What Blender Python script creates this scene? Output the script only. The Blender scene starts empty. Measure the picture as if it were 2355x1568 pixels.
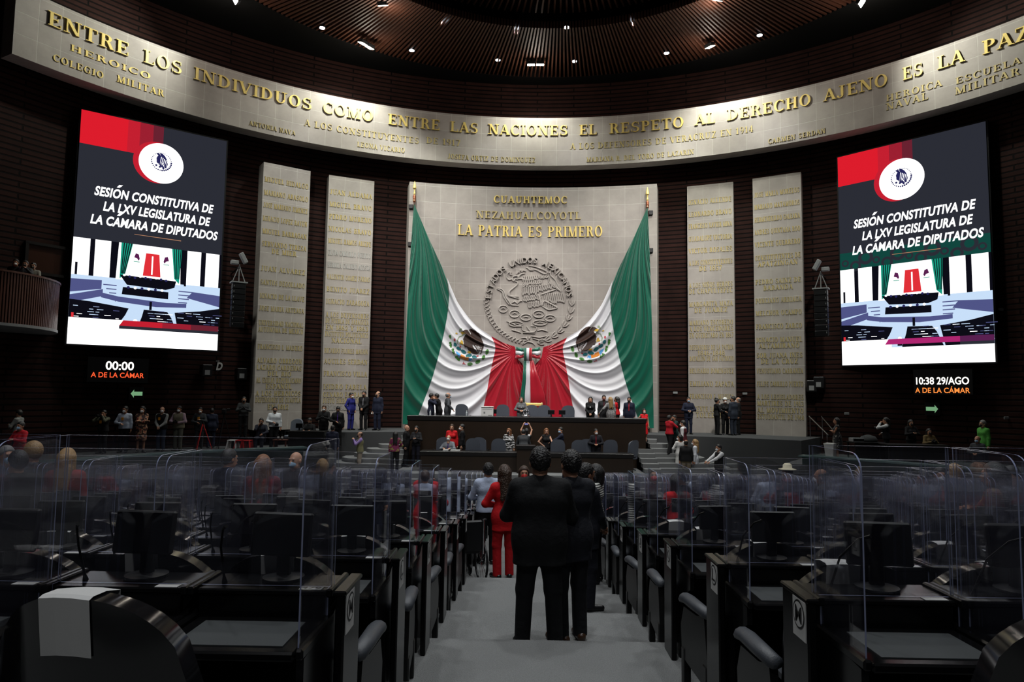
import bpy, math, random
import numpy as np
from mathutils import Vector, Matrix
from mathutils.bvhtree import BVHTree

random.seed(7)
SC = bpy.context.scene
COL = SC.collection
PI = math.pi

# ------------------------------------------------------------------ camera
F_PX, CXP, CYP = 1570.0, 1177.5, 784.0
PITCH, YAW, ROLL = 0.0783, -0.0142, 0.0131
CAM = np.array([-0.229, 0.0, 3.45])
def _axes():
    f = np.array([math.sin(YAW)*math.cos(PITCH), math.cos(YAW)*math.cos(PITCH), math.sin(PITCH)])
    r = np.array([math.cos(YAW), -math.sin(YAW), 0.0]); u = np.cross(r, f)
    c, s = math.cos(ROLL), math.sin(ROLL)
    return c*r+s*u, -s*r+c*u, f
AX_R, AX_U, AX_F = _axes()
cam_data = bpy.data.cameras.new('camera'); cam = bpy.data.objects.new('camera', cam_data); COL.objects.link(cam)
cam_data.sensor_width = 36.0; cam_data.lens = F_PX/2355*36.0; cam_data.clip_start = 0.05; cam_data.clip_end = 300
cam.matrix_world = Matrix(((AX_R[0], AX_U[0], -AX_F[0], CAM[0]), (AX_R[1], AX_U[1], -AX_F[1], CAM[1]),
                           (AX_R[2], AX_U[2], -AX_F[2], CAM[2]), (0, 0, 0, 1)))
SC.camera = cam
cam_data.dof.use_dof = False

# ------------------------------------------------------------------ world, exposure
SC.view_settings.view_transform = 'Standard'; SC.view_settings.look = 'None'
SC.view_settings.exposure = 0.0; SC.view_settings.gamma = 1.0; SC.view_settings.use_curve_mapping = False
w = bpy.data.worlds.new('world'); SC.world = w; w.use_nodes = True
w.node_tree.nodes['Background'].inputs[0].default_value = (0.55, 0.65, 0.8, 1); w.node_tree.nodes['Background'].inputs[1].default_value = 0.004
try:
    cy = SC.cycles
    cy.max_bounces = 10; cy.diffuse_bounces = 2; cy.glossy_bounces = 4; cy.transmission_bounces = 4
    cy.transparent_max_bounces = 96; cy.caustics_reflective = False; cy.caustics_refractive = False
    cy.sample_clamp_indirect = 4.0; cy.use_denoising = True; cy.adaptive_threshold = 0.02
except Exception:
    pass

# ------------------------------------------------------------------ pixel -> ray helpers (for laying the room out)
def ray(x, y):
    return AX_F + (x-CXP)/F_PX*AX_R - (y-CYP)/F_PX*AX_U
def at_y(x, y, Y):
    d = ray(x, y); return CAM + d*(Y-CAM[1])/d[1]
def at_z(x, y, z):
    d = ray(x, y); return CAM + d*(z-CAM[2])/d[2]
def at_cyl(x, y, c, R):
    d = ray(x, y); o = CAM[:2]-np.array(c); a = d[0]**2+d[1]**2; b = o@d[:2]; q = o@o-R*R
    t = (-b+math.sqrt(max(b*b-a*q, 0)))/a
    return CAM + d*t
def theta(P, c):
    return math.atan2(P[0]-c[0], P[1]-c[1])
def cylp(c, R, th, z):
    return (c[0]+R*math.sin(th), c[1]+R*math.cos(th), z)

# ------------------------------------------------------------------ materials
def lin(r, g, b):
    return tuple(((v/255)/12.92 if v/255 <= .04045 else ((v/255+.055)/1.055)**2.4) for v in (r, g, b))+(1.0,)
MATS = {}
def mat(name, color=(.5, .5, .5, 1), rough=.5, metal=0.0, spec=.5, noise=None, bump=None, emit=None, es=1.0, coat=0.0, sheen=0.0, coord='Object'):
    if name in MATS: return MATS[name]
    m = bpy.data.materials.new(name); m.use_nodes = True; nt = m.node_tree; b = nt.nodes['Principled BSDF']
    b.inputs['Base Color'].default_value = color; b.inputs['Roughness'].default_value = rough
    b.inputs['Metallic'].default_value = metal; b.inputs['Specular IOR Level'].default_value = spec
    if coat: b.inputs['Coat Weight'].default_value = coat; b.inputs['Coat Roughness'].default_value = .05
    if sheen: b.inputs['Sheen Weight'].default_value = sheen
    if emit:
        b.inputs['Emission Color'].default_value = emit; b.inputs['Emission Strength'].default_value = es
    if noise or bump:
        tc = nt.nodes.new('ShaderNodeTexCoord')
    if noise:
        sc, amt = noise
        n = nt.nodes.new('ShaderNodeTexNoise'); n.inputs['Scale'].default_value = sc; n.inputs['Detail'].default_value = 6
        nt.links.new(tc.outputs[coord], n.inputs['Vector'])
        mx = nt.nodes.new('ShaderNodeMix'); mx.data_type = 'RGBA'
        mx.inputs[6].default_value = tuple(c*(1-amt) for c in color[:3])+(1,)
        mx.inputs[7].default_value = tuple(min(1, c*(1+amt)) for c in color[:3])+(1,)
        nt.links.new(n.outputs['Fac'], mx.inputs[0]); nt.links.new(mx.outputs[2], b.inputs['Base Color'])
    if bump:
        sc, st = bump
        n2 = nt.nodes.new('ShaderNodeTexNoise'); n2.inputs['Scale'].default_value = sc; n2.inputs['Detail'].default_value = 4
        nt.links.new(tc.outputs[coord], n2.inputs['Vector'])
        bp = nt.nodes.new('ShaderNodeBump'); bp.inputs['Strength'].default_value = st; bp.inputs['Distance'].default_value = .02
        nt.links.new(n2.outputs['Fac'], bp.inputs['Height']); nt.links.new(bp.outputs[0], b.inputs['Normal'])
    MATS[name] = m
    return m
def emat(name, color, s=1.0):
    if name in MATS: return MATS[name]
    m = bpy.data.materials.new(name); m.use_nodes = True; nt = m.node_tree; nt.nodes.clear()
    e = nt.nodes.new('ShaderNodeEmission'); e.inputs[0].default_value = color; e.inputs[1].default_value = s
    o = nt.nodes.new('ShaderNodeOutputMaterial'); nt.links.new(e.outputs[0], o.inputs[0]); MATS[name] = m
    return m
def brick_mat(name, c1, c2, cm, bw, rh, mortar, offset, rough, noise_amt, bumpd, spec=.3, nscale=1.3, squash=1.0):
    m = bpy.data.materials.new(name); m.use_nodes = True; nt = m.node_tree; b = nt.nodes['Principled BSDF']
    uv = nt.nodes.new('ShaderNodeUVMap'); uv.uv_map = 'UVMap'
    br = nt.nodes.new('ShaderNodeTexBrick'); br.offset = offset; br.squash = squash
    br.inputs['Color1'].default_value = c1; br.inputs['Color2'].default_value = c2; br.inputs['Mortar'].default_value = cm
    br.inputs['Scale'].default_value = 1.0; br.inputs['Brick Width'].default_value = bw; br.inputs['Row Height'].default_value = rh
    br.inputs['Mortar Size'].default_value = mortar; br.inputs['Mortar Smooth'].default_value = .3; br.inputs['Bias'].default_value = 0
    nt.links.new(uv.outputs[0], br.inputs['Vector'])
    n = nt.nodes.new('ShaderNodeTexNoise'); n.inputs['Scale'].default_value = nscale; n.inputs['Detail'].default_value = 8; n.inputs['Roughness'].default_value = .65
    nt.links.new(uv.outputs[0], n.inputs['Vector'])
    mr = nt.nodes.new('ShaderNodeMapRange'); mr.inputs[1].default_value = .3; mr.inputs[2].default_value = .7
    mr.inputs[3].default_value = 1-noise_amt; mr.inputs[4].default_value = 1+noise_amt
    nt.links.new(n.outputs['Fac'], mr.inputs[0])
    vm = nt.nodes.new('ShaderNodeVectorMath'); vm.operation = 'SCALE'
    nt.links.new(br.outputs['Color'], vm.inputs[0]); nt.links.new(mr.outputs[0], vm.inputs['Scale'])
    nt.links.new(vm.outputs[0], b.inputs['Base Color'])
    b.inputs['Roughness'].default_value = rough; b.inputs['Specular IOR Level'].default_value = spec
    bp = nt.nodes.new('ShaderNodeBump'); bp.invert = True; bp.inputs['Distance'].default_value = bumpd; bp.inputs['Strength'].default_value = .8
    nt.links.new(br.outputs['Fac'], bp.inputs['Height']); nt.links.new(bp.outputs[0], b.inputs['Normal'])
    MATS[name] = m
    return m

M_STONE = brick_mat('quarry_stone', (.345, .312, .287, 1), (.318, .287, .266, 1), (.46, .43, .40, 1), 0.74, .77, .010, 0.0, .75, .13, .004, nscale=1.1)
M_STONE2 = mat('plain_stone', (.325, .294, .272, 1), .75, noise=(2.0, .15))
M_WALL = brick_mat('dark_brick', (.025, .0098, .0078, 1), (.019, .0076, .0063, 1), (.003, .0016, .0015, 1), 3.7, .205, .035, .5, .75, .30, .02, spec=.08, nscale=1.6)
M_CARPET = mat('grey_carpet', (.20, .205, .203, 1), .95, spec=.1, noise=(130, .45), bump=(110, .7))
M_CARPET2 = mat('dark_grey_carpet', (.062, .064, .066, 1), .95, spec=.1, noise=(160, .35))
M_BLACK = mat('black_lacquer', (.0042, .0042, .0046, 1), .20, spec=.17)
M_SHELL = mat('black_gloss_shell', (.006, .006, .007, 1), .12, spec=.6)
M_FRAME = mat('black_satin_wood', (.008, .008, .008, 1), .40, spec=.35)
M_MAT = mat('grey_desk_mat', (.036, .041, .043, 1), .8, bump=(400, .2))
M_PAD = mat('slate_leather', (.048, .054, .064, 1), .48, noise=(30, .15), bump=(160, .12))
M_PAD2 = mat('blue_slate_upholstery', (.095, .108, .135, 1), .6, noise=(30, .12))
M_PAPER = mat('white_paper', (.50, .50, .49, 1), .8)
M_SCREEN = mat('dark_screen', (.003, .003, .0035, 1), .15, spec=.25)
M_PLASTIC = mat('black_plastic', (.006, .006, .007, 1), .42, spec=.3)
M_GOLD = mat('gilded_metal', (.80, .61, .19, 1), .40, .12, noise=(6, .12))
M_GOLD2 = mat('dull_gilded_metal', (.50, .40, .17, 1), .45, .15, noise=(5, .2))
M_GOLD3 = mat('pale_gilded_metal', (.56, .43, .16, 1), .42, .2, noise=(6, .12))
M_STEEL = mat('chrome_steel', (.6, .6, .62, 1), .22, 1.0)
M_WHITE = mat('white_plastic', (.7, .7, .68, 1), .5)
M_WOOD = mat('reddish_wood', (.085, .026, .014, 1), .4, noise=(3, .25))
M_DESKW = mat('dark_walnut', (.020, .012, .007, 1), .35, noise=(1.4, .3))
M_DESKT = mat('black_desk_edge', (.007, .006, .006, 1), .35)
M_GREY = mat('grey_panel', (.22, .225, .23, 1), .6)
M_SLAT = mat('brown_slat_wood', (.050, .018, .010, 1), .6, spec=.2, noise=(1.2, .35))
M_VOID = mat('black_void', (.003, .003, .003, 1), .9, spec=.1)
M_RED = mat('red_plastic', (.45, .012, .012, 1), .4)
M_SKIN = mat('skin', (.42, .22, .14, 1), .5, spec=.35)

def acrylic():
    m = bpy.data.materials.new('clear_acrylic'); m.use_nodes = True; nt = m.node_tree; nt.nodes.clear()
    N = nt.nodes.new; L = nt.links.new
    o = N('ShaderNodeOutputMaterial'); t = N('ShaderNodeBsdfTransparent'); t.inputs[0].default_value = (.985, .985, .99, 1)
    g = N('ShaderNodeBsdfGlossy'); g.inputs['Roughness'].default_value = .012; g.inputs[0].default_value = (1, 1, 1, 1)
    fr = N('ShaderNodeFresnel'); ge = N('ShaderNodeNewGeometry'); io = N('ShaderNodeMapRange'); io.inputs[3].default_value = 1.49; io.inputs[4].default_value = 1/1.49; L(ge.outputs['Backfacing'], io.inputs[0]); L(io.outputs[0], fr.inputs[0])
    d = N('ShaderNodeBsdfDiffuse'); d.inputs[0].default_value = (.60, .60, .90, 1)
    m1 = N('ShaderNodeMixShader'); m1.inputs[0].default_value = .0055
    m2 = N('ShaderNodeMixShader')
    L(t.outputs[0], m1.inputs[1]); L(d.outputs[0], m1.inputs[2]); L(fr.outputs[0], m2.inputs[0]); L(m1.outputs[0], m2.inputs[1]); L(g.outputs[0], m2.inputs[2])
    L(m2.outputs[0], o.inputs[0]); MATS['clear_acrylic'] = m
    return m
M_ACRYL = acrylic()
M_EDGE = mat('polished_edge_glow_tint', (.28, .31, .46, 1), .12, spec=.8)  # pale blue colour stands in for light glowing at the sheet edges

# ------------------------------------------------------------------ mesh builder
class MB:
    def __init__(s): s.v = []; s.f = []; s.m = []; s.uv = {}
    def add(s, vs, fs, mi=0):
        o = len(s.v); s.v += [tuple(map(float, p)) for p in vs]
        for f in fs: s.f.append(tuple(i+o for i in f)); s.m.append(mi)
    def convex(s, vs, fs, mi=0):
        c = np.mean(np.array(vs), 0); out = []
        for f in fs:
            p = [np.array(vs[i]) for i in f]; n = np.cross(p[1]-p[0], p[2]-p[0])
            out.append(f if n@(np.mean(p, 0)-c) >= 0 else tuple(reversed(f)))
        s.add(vs, out, mi)
    def box(s, c, d, mi=0, bev=0.0, M=None):
        h = [x/2 for x in d]; b = min(bev, min(h)*.9); vs = []; fs = []
        sg = [(i, j, k) for i in (-1, 1) for j in (-1, 1) for k in (-1, 1)]
        if b <= 0:
            vs = [(i*h[0], j*h[1], k*h[2]) for i, j, k in sg]
            fs = [(0, 1, 3, 2), (4, 5, 7, 6), (0, 1, 5, 4), (2, 3, 7, 6), (0, 2, 6, 4), (1, 3, 7, 5)]
        else:
            ix = {}
            for g in sg:
                for a in range(3):
                    ix[(g, a)] = len(vs); vs.append(tuple(g[q]*(h[q]-(0 if q == a else b)) for q in range(3)))
            for a in range(3):
                u, v = [q for q in range(3) if q != a]
                for sa in (-1, 1):
                    f = []
                    for su, sv in ((-1, -1), (1, -1), (1, 1), (-1, 1)):
                        g = [0, 0, 0]; g[a] = sa; g[u] = su; g[v] = sv; f.append(ix[(tuple(g), a)])
                    fs.append(tuple(f))
                for su in (-1, 1):
                    for sv in (-1, 1):
                        g0 = [0, 0, 0]; g0[u] = su; g0[v] = sv; g1 = list(g0); g0[a] = -1; g1[a] = 1
                        g0, g1 = tuple(g0), tuple(g1); fs.append((ix[(g0, u)], ix[(g1, u)], ix[(g1, v)], ix[(g0, v)]))
            for g in sg: fs.append((ix[(g, 0)], ix[(g, 1)], ix[(g, 2)]))
        if M is not None: vs = [tuple(M @ Vector(p)) for p in vs]
        vs = [(p[0]+c[0], p[1]+c[1], p[2]+c[2]) for p in vs]
        s.convex(vs, fs, mi)
        return s
    def tube(s, pts, r, n=8, mi=0, caps=True, sx=1.0):
        P = [Vector(p) for p in pts]; R = r if isinstance(r, (list, tuple)) else [r]*len(P); rings = []; up = None
        for i, p in enumerate(P):
            d = (P[min(i+1, len(P)-1)]-P[max(i-1, 0)]).normalized()
            if up is None: up = Vector((0, 0, 1)) if abs(d.z) < .9 else Vector((0, 1, 0))
            a = d.cross(up).normalized(); b = a.cross(d).normalized(); up = b
            rings.append([tuple(p+a*(R[i]*sx*math.cos(2*PI*k/n))+b*(R[i]*math.sin(2*PI*k/n))) for k in range(n)])
        vs = [q for rg in rings for q in rg]; fs = []
        for i in range(len(P)-1):
            for k in range(n):
                fs.append((i*n+k, i*n+(k+1) % n, (i+1)*n+(k+1) % n, (i+1)*n+k))
        if caps: fs += [tuple(reversed(range(n))), tuple((len(P)-1)*n+k for k in range(n))]
        s.add(vs, fs, mi); return s
    def lathe(s, prof, c=(0, 0, 0), n=20, mi=0):
        vs = []; fs = []
        for r, z in prof:
            vs += [(c[0]+r*math.cos(2*PI*k/n), c[1]+r*math.sin(2*PI*k/n), c[2]+z) for k in range(n)]
        for i in range(len(prof)-1):
            for k in range(n): fs.append((i*n+k, i*n+(k+1) % n, (i+1)*n+(k+1) % n, (i+1)*n+k))
        fs += [tuple(reversed(range(n))), tuple((len(prof)-1)*n+k for k in range(n))]
        s.add(vs, fs, mi); return s
    def prism(s, poly, fn0, fn1, mi=0):
        n = len(poly); vs = [fn0(*p) for p in poly]+[fn1(*p) for p in poly]
        fs = [tuple(range(n)), tuple(reversed(range(n, 2*n)))]+[(i, n+i, n+(i+1) % n, (i+1) % n) for i in range(n)]
        s.add(vs, fs, mi); return s
    def grid(s, P, mi=0, closed=False):
        P = np.asarray(P); a, b = P.shape[:2]; vs = P.reshape(-1, 3); fs = []
        mi2 = mi if callable(mi) else (lambda i, j: mi)
        o = len(s.v); s.v += [tuple(map(float, p)) for p in vs]
        for i in range(a-1):
            for j in range(b-1 if not closed else b):
                j2 = (j+1) % b
                s.f.append((o+i*b+j, o+i*b+j2, o+(i+1)*b+j2, o+(i+1)*b+j)); s.m.append(mi2(i, j))
        return s
    def build(s, name, mats, parent=None, smooth=False, uvfn=None, loc=None):
        me = bpy.data.meshes.new(name); me.from_pydata(s.v, [], s.f)
        for m in (mats if isinstance(mats, (list, tuple)) else [mats]): me.materials.append(m)
        if any(s.m): me.polygons.foreach_set('material_index', s.m)
        if smooth: me.polygons.foreach_set('use_smooth', [True]*len(s.f))
        if uvfn:
            ul = me.uv_layers.new(name='UVMap'); vs = s.v
            for l in me.loops: ul.data[l.index].uv = uvfn(vs[l.vertex_index])
        me.update()
        o = bpy.data.objects.new(name, me); COL.objects.link(o)
        if parent: o.parent = parent
        if loc is not None: o.location = loc
        return o
def thing(name, label, cat, loc=(0, 0, 0), rz=0.0, group=None):
    o = bpy.data.objects.new(name, None); COL.objects.link(o); o.location = loc; o.rotation_euler = (0, 0, rz)
    o.empty_display_size = .1
    return tag(o, label, cat, group)
def tag(o, label, cat, group=None):
    o['label'] = label; o['category'] = cat
    if group: o['group'] = group
    return o
def struct(o, label=None):
    o['kind'] = 'structure'
    if label: o['label'] = label
    return o
def dup(root, loc, rz, label, group=None, skip=()):
    r = root.copy(); COL.objects.link(r); r.location = loc; r.rotation_euler = (0, 0, rz); r['label'] = label
    if group: r['group'] = group
    def kids(src, dst):
        for ch in list(src.children):
            if ch.name.split('.')[0] in skip: continue
            c = ch.copy(); COL.objects.link(c); c.parent = dst; kids(ch, c)
    kids(root, r)
    return r
ORD = ['first', 'second', 'third', 'fourth', 'fifth', 'sixth', 'seventh', 'eighth', 'ninth', 'tenth', 'eleventh', 'twelfth', 'thirteenth',
       'fourteenth', 'fifteenth', 'sixteenth', 'seventeenth', 'eighteenth', 'nineteenth', 'twentieth', 'twenty-first', 'twenty-second', 'twenty-third']

# ------------------------------------------------------------------ room dimensions
WC, WR = (0.43, 12.6), 21.2           # drum wall
FC, FR = (0.425, 12.53), 20.19        # frieze face
SLC, SLR = (0.25, 9.95), 22.55        # stone panel behind the flags
ZST = 1.80                            # stage level
ZPF = 0.52                            # lower presidium platform
ZSD = 1.11                            # side press platforms
ZCE = 3.45+15.8                       # ceiling soffit
CEC, CER = (0.79, 18.7), 14.25
ROW_Y0, ROW_S = 2.92, 1.254
def row_floor(k):
    return 1.79-.1646*k if k <= 6 else max(0.0, .8024-.1337*(k-6))
def row_y(k): return ROW_Y0+ROW_S*k

# ------------------------------------------------------------------ lights
def spot(name, loc, target, energy, angle, blend=.5, color=(1, .95, .86), size=.25, parent=None):
    l = bpy.data.lights.new(name, 'SPOT'); l.energy = energy; l.spot_size = angle; l.spot_blend = blend; l.color = color; l.shadow_soft_size = size
    o = bpy.data.objects.new(name, l); COL.objects.link(o); o.location = loc
    o.rotation_euler = (Vector(target)-Vector(loc)).to_track_quat('-Z', 'Y').to_euler()
    return o
def flood(px, py, target, energy, angle, heads, label, color=(.97, 1, .88)):
    p = at_z(px, py, ZCE-.35)
    t = thing('flood_lamp', label, 'lamp', tuple(p), 0, 'flood lamps under the slatted ceiling')
    d = (Vector(target)-Vector(p)).normalized(); q = d.to_track_quat('-Z', 'Y').to_matrix()
    for i in range(heads):
        off = q @ Vector(((i-(heads-1)/2)*.42, 0, 0))
        MB().box(off, (.36, .30, .16), 0, .02, q).build('housing', M_PLASTIC, t)
        MB().box(off+q @ Vector((0, 0, -.085)), (.34, .28, .01), 0, 0, q).build('lens', emat('flood_lens', (.97, 1, .86, 1), 40), t)
    MB().tube([(0, 0, .08), (0, 0, .36)], .02).build('hanger', M_PLASTIC, t)
    spot('flood_beam', tuple(Vector(p)+d*.2), target, energy, angle, .7, color, .2)
    l = bpy.data.lights.new('flood_spill', 'POINT'); l.energy = 100; l.color = (1, .90, .78); l.shadow_soft_size = .2; o = bpy.data.objects.new('flood_spill', l); COL.objects.link(o); o.location = tuple(Vector(p)+d*.3+Vector((0, 0, -.25)))
    return t
def downlight(px, py, energy, label, target=None):
    p = at_z(px, py, ZCE-.12)
    t = thing('downlight', label, 'lamp', tuple(p), 0, 'small round downlights between the ceiling slats')
    MB().lathe([(.13, .0), (.14, .02), (.14, .2), (.10, .22)], n=16).build('housing', M_PLASTIC, t)
    MB().lathe([(.115, -.012), (.115, -.004)], n=16).build('lens', emat('downlight_lens', (.85, .9, 1, 1), 30), t)
    tg = target or (p[0], p[1]-1.5, 0)
    spot('downlight_beam', (p[0], p[1], p[2]-.05), tg, energy, 1.2, .6, (.93, .96, 1), .12)
KF = .68
flood(545, -2, (-17.5, 21.0, 14.5), 2600*KF, 2.1, 1, 'flood lamp at the upper left corner of the slatted ceiling')
flood(843, 101, (-9.5, 30.5, 11.0), 2300*KF, 2.2, 2, 'twin flood lamp left of centre, low against the brick drum')
flood(880, 8, (-5.0, 32, 8.0), 3000*KF, 1.3, 1, 'single flood lamp near the top edge, left of the middle')
flood(1232, 145, (0.3, 32.5, 11.0), 1700*KF, 2.3, 2, 'twin flood lamp at the middle of the ceiling rim above the stone panel')
flood(1632, 104, (10.0, 30.5, 11.0), 2300*KF, 2.2, 1, 'flood lamp right of centre, low against the brick drum')
flood(1650, -4, (5.6, 32, 8.0), 3000*KF, 1.3, 1, 'flood lamp cut by the top edge, right of the middle')
flood(1978, 4, (17.0, 22.0, 14.5), 2600*KF, 2.1, 1, 'flood lamp at the upper right corner of the slatted ceiling')
for i, (x, y, lb) in enumerate([(741, 64, 'leftmost small downlight, alone above the left end of the drum'), (947, 116, 'small downlight right of the left twin flood lamp'),
        (1016, 43, 'small downlight on the slat step left of centre'), (1145, 138, 'small downlight left of the central twin flood lamp'),
        (1185, 64, 'left one of the two downlights on the slat step near the middle'), (1303, 63, 'right one of the two downlights on the slat step near the middle'),
        (1321, 141, 'small downlight right of the central twin flood lamp'), (1458, 45, 'small downlight on the slat step right of centre'),
        (1533, 122, 'small downlight left of the right-hand flood lamp'), (1747, 81, 'rightmost small downlight, alone above the right end of the drum')]):
    downlight(x, y, 900, lb)
# hall lamps hung over the seats (above the frame)
HALL = [(-6, 8, .0), (6, 8, 0), (-6, 16, 0), (6, 16, 0), (0, 3.5, 0), (0, 12, 0)]
for i, (x, y, _) in enumerate(HALL):
    spot('hall_beam', (x, y, ZCE-.6), (x*.9, y+1.0, 0), 1800, 1.75, .8, (.95, .98, 1), .4)
for x in (-4.5, 4.5):
    spot('hall_beam', (x, -5.5, ZCE-1.2), (x*.6, 7.0, .8), 1150, 1.3, .8, (.95, .97, 1), .4)
# stage front-of-house spots hung from the ceiling, aimed at the panel and dais
for x, tx, e, an in ((-6.5, -3.2, 7500, .80), (6.5, 3.6, 7500, .80), (-9.5, -9.6, 4100, .75), (9.5, 9.9, 4100, .75), (-3.0, -2.5, 2900, .55), (3.0, 3.0, 2900, .55)):
    spot('stage_beam', (x, 17.0, ZCE-.8), (tx, 32 if e > 3000 else 27.5, 6.5 if e > 3000 else 1.5), e, an, .7, (1, .95, .92) if abs(x) < 8 else (.97, 1, .90), .35)
# ================================================================== SETTING
# ---- floor: tiers, hall floor, stage, platforms
fl = MB()
for k in range(-4, 13):
    z = 1.79-.1646*k if k < 0 else row_floor(k)
    y0 = row_y(k-1)+.305; y1 = row_y(k)+.305
    if k == -4: y0 = -9.5
    fl.box((0.4, (y0+y1)/2, (z-.6)/2), (40, y1-y0, z+.6))
ye = row_y(12)+.305
fl.box((.4, (ye+34.0)/2, -.3), (40, 34.0-ye, .6))
struct(fl.build('floor', M_CARPET), 'grey carpeted stepped floor of the hall with the central aisle')

def arc_block(c, r0, r1, t0, t1, z0, z1, n=40, r0fn=None):
    b = MB(); T = np.linspace(t0, t1, n)
    ring = lambda r, z: [cylp(c, r(t) if callable(r) else r, t, z) for t in T]
    P = np.array([ring(r0, z0), ring(r0, z1), ring(r1, z1), ring(r1, z0), ring(r0, z0)]); b.grid(P)
    for j in (0, n-1):
        q = [P[i][j] for i in range(4)]; b.add(q, [(0, 1, 2, 3)] if j else [(3, 2, 1, 0)])
    return b
# stage along the drum wall and lower side platforms
st = arc_block(WC, 17.75, WR+.05, -.52, .62, 0, ZST, 60)
struct(st.build('stage_platform', M_CARPET2), 'dark grey carpeted stage running along the stone columns')
for s_, (t0, t1), r0 in ((-1, (-1.35, -.52), 15.2), (1, (.62, 1.35), 15.2)):
    struct(arc_block(WC, r0, WR+.05, t0, t1, 0, ZSD, 40).build('side_platform', M_CARPET2), 'dark carpeted press platform beside the stage')
# presidium platform and steps (a fan of curved steps on both sides of the desks)
DC = (0.12, 38.0)
def front_arc(name, ry, half, z, y1=29.6, m=M_CARPET):
    b = MB(); n = 28; xs = np.linspace(-half, half, n)
    fy = lambda x: ry+.018*x*x if abs(x) < half-.6 else ry+.018*x*x+.5*((abs(x)-half+.6)/.6)**2
    A = [(DC[0]+x, fy(x)) for x in xs]; B = [(DC[0]+x, y1) for x in xs]
    P = np.array([[(p[0], p[1], 0) for p in A], [(p[0], p[1], z) for p in A], [(p[0], p[1], z) for p in B], [(p[0], p[1], 0) for p in B]]); b.grid(P)
    for j in (0, n-1):
        b.add([P[i][j] for i in range(4)], [(0, 1, 2, 3)] if j else [(3, 2, 1, 0)])
    return struct(b.build(name, m), 'curved carpeted step of the presidium')
M_STEP = mat('step_carpet', (.16, .165, .165, 1), .95, spec=.1, noise=(200, .3))
for i in range(3):
    front_arc('stage_step', 24.5+.36*i, 8.4-.3*i, ZPF*(i+1)/3, m=M_STEP)
for s_ in (-1, 1):
    for i in range(7):
        z = ZPF+(ZST-ZPF)*(i+1)/8; b = MB(); x0 = 5.02; x1 = 8.0-.42*i; n = 16; yf = 26.4+.40*i
        fr = [(x0+(x1-x0)*q/(n-1), yf+.02*(x0+(x1-x0)*q/(n-1))**2*.5+(.45*max(0, (q/(n-1)-.75)/.25)**2)) for q in range(n)]
        P = np.array([[(DC[0]+s_*x, y, ZPF-.1) for x, y in fr], [(DC[0]+s_*x, y, z) for x, y in fr], [(DC[0]+s_*x, 29.9, z) for x, y in fr], [(DC[0]+s_*x, 29.9, 0) for x, y in fr]]); b.grid(P)
        for j in (0, n-1): b.add([P[q][j] for q in range(4)], [(0, 1, 2, 3)] if j else [(3, 2, 1, 0)])
        if s_ > 0 and yf < 28.1: b.box((DC[0]+4.72, (yf+28.16)/2, (ZPF-.1+z)/2), (.64, 28.16-yf, z-ZPF+.1))
        struct(b.build('stage_step', M_STEP), 'grey carpeted side step up to the stage')
# ---- drum wall, frieze, ceiling
n = 160; T = np.linspace(-PI, PI, n)
wm = MB(); wm.grid(np.array([[cylp(WC, WR, t, z) for t in T] for z in (-.6, ZCE+.01)]))
def uv_drum(c, R):
    return lambda v: (R*math.atan2(v[0]-c[0], v[1]-c[1]), v[2])
struct(wm.build('wall_back', M_WALL, uvfn=uv_drum(WC, WR)), 'dark brown ribbed brick drum wall of the chamber')
ce = MB(); A = np.linspace(0, 2*PI, 97)
inner = [(CEC[0]+CER*math.cos(a), CEC[1]+CER*math.sin(a), ZCE) for a in A]
outer = []
for a in A:
    dx, dy = math.cos(a), math.sin(a); ox, oy = CEC[0]-WC[0], CEC[1]-WC[1]; b_ = ox*dx+oy*dy; q_ = ox*ox+oy*oy-(WR+.05)**2
    t_ = -b_+math.sqrt(b_*b_-q_); outer.append((CEC[0]+dx*t_, CEC[1]+dy*t_, ZCE))
ce.grid(np.array([outer, inner])); ce.grid(np.array([[(p[0], p[1], ZCE) for p in inner], [(p[0], p[1], ZCE+3.5) for p in inner]]))
ce.add([(p[0], p[1], ZCE+3.5) for p in inner[:-1]], [tuple(range(96))])
struct(ce.build('ceiling', M_VOID), 'black ceiling rim and void above the slats')
sl = MB(); NS = 430; ZC1 = ZCE-1.15
for i in range(NS):
    a = 2*PI*i/NS; d = np.array([math.cos(a), math.sin(a)]); e = np.array([-d[1], d[0]])*.035
    for (ra, rb, dz, h) in ((CER, 8.9, 0.0, .30), (9.1, 1.6, .75, .30)):
        if dz and i % 2: continue
        pts = []
        for r in (ra, rb):
            z = ZCE+(ZC1-ZCE)*(1-r/CER)+dz
            for s_ in (-1, 1):
                for zz in (0, h):
                    q = np.array(CEC)+d*r+e*s_; pts.append((q[0], q[1], z+zz))
        sl.convex(pts, [(0, 1, 3, 2), (4, 5, 7, 6), (0, 1, 5, 4), (2, 3, 7, 6), (0, 2, 6, 4), (1, 3, 7, 5)])
struct(sl.build('ceiling_slats', M_SLAT), 'ring of radial brown wooden slats in the ceiling')

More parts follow.
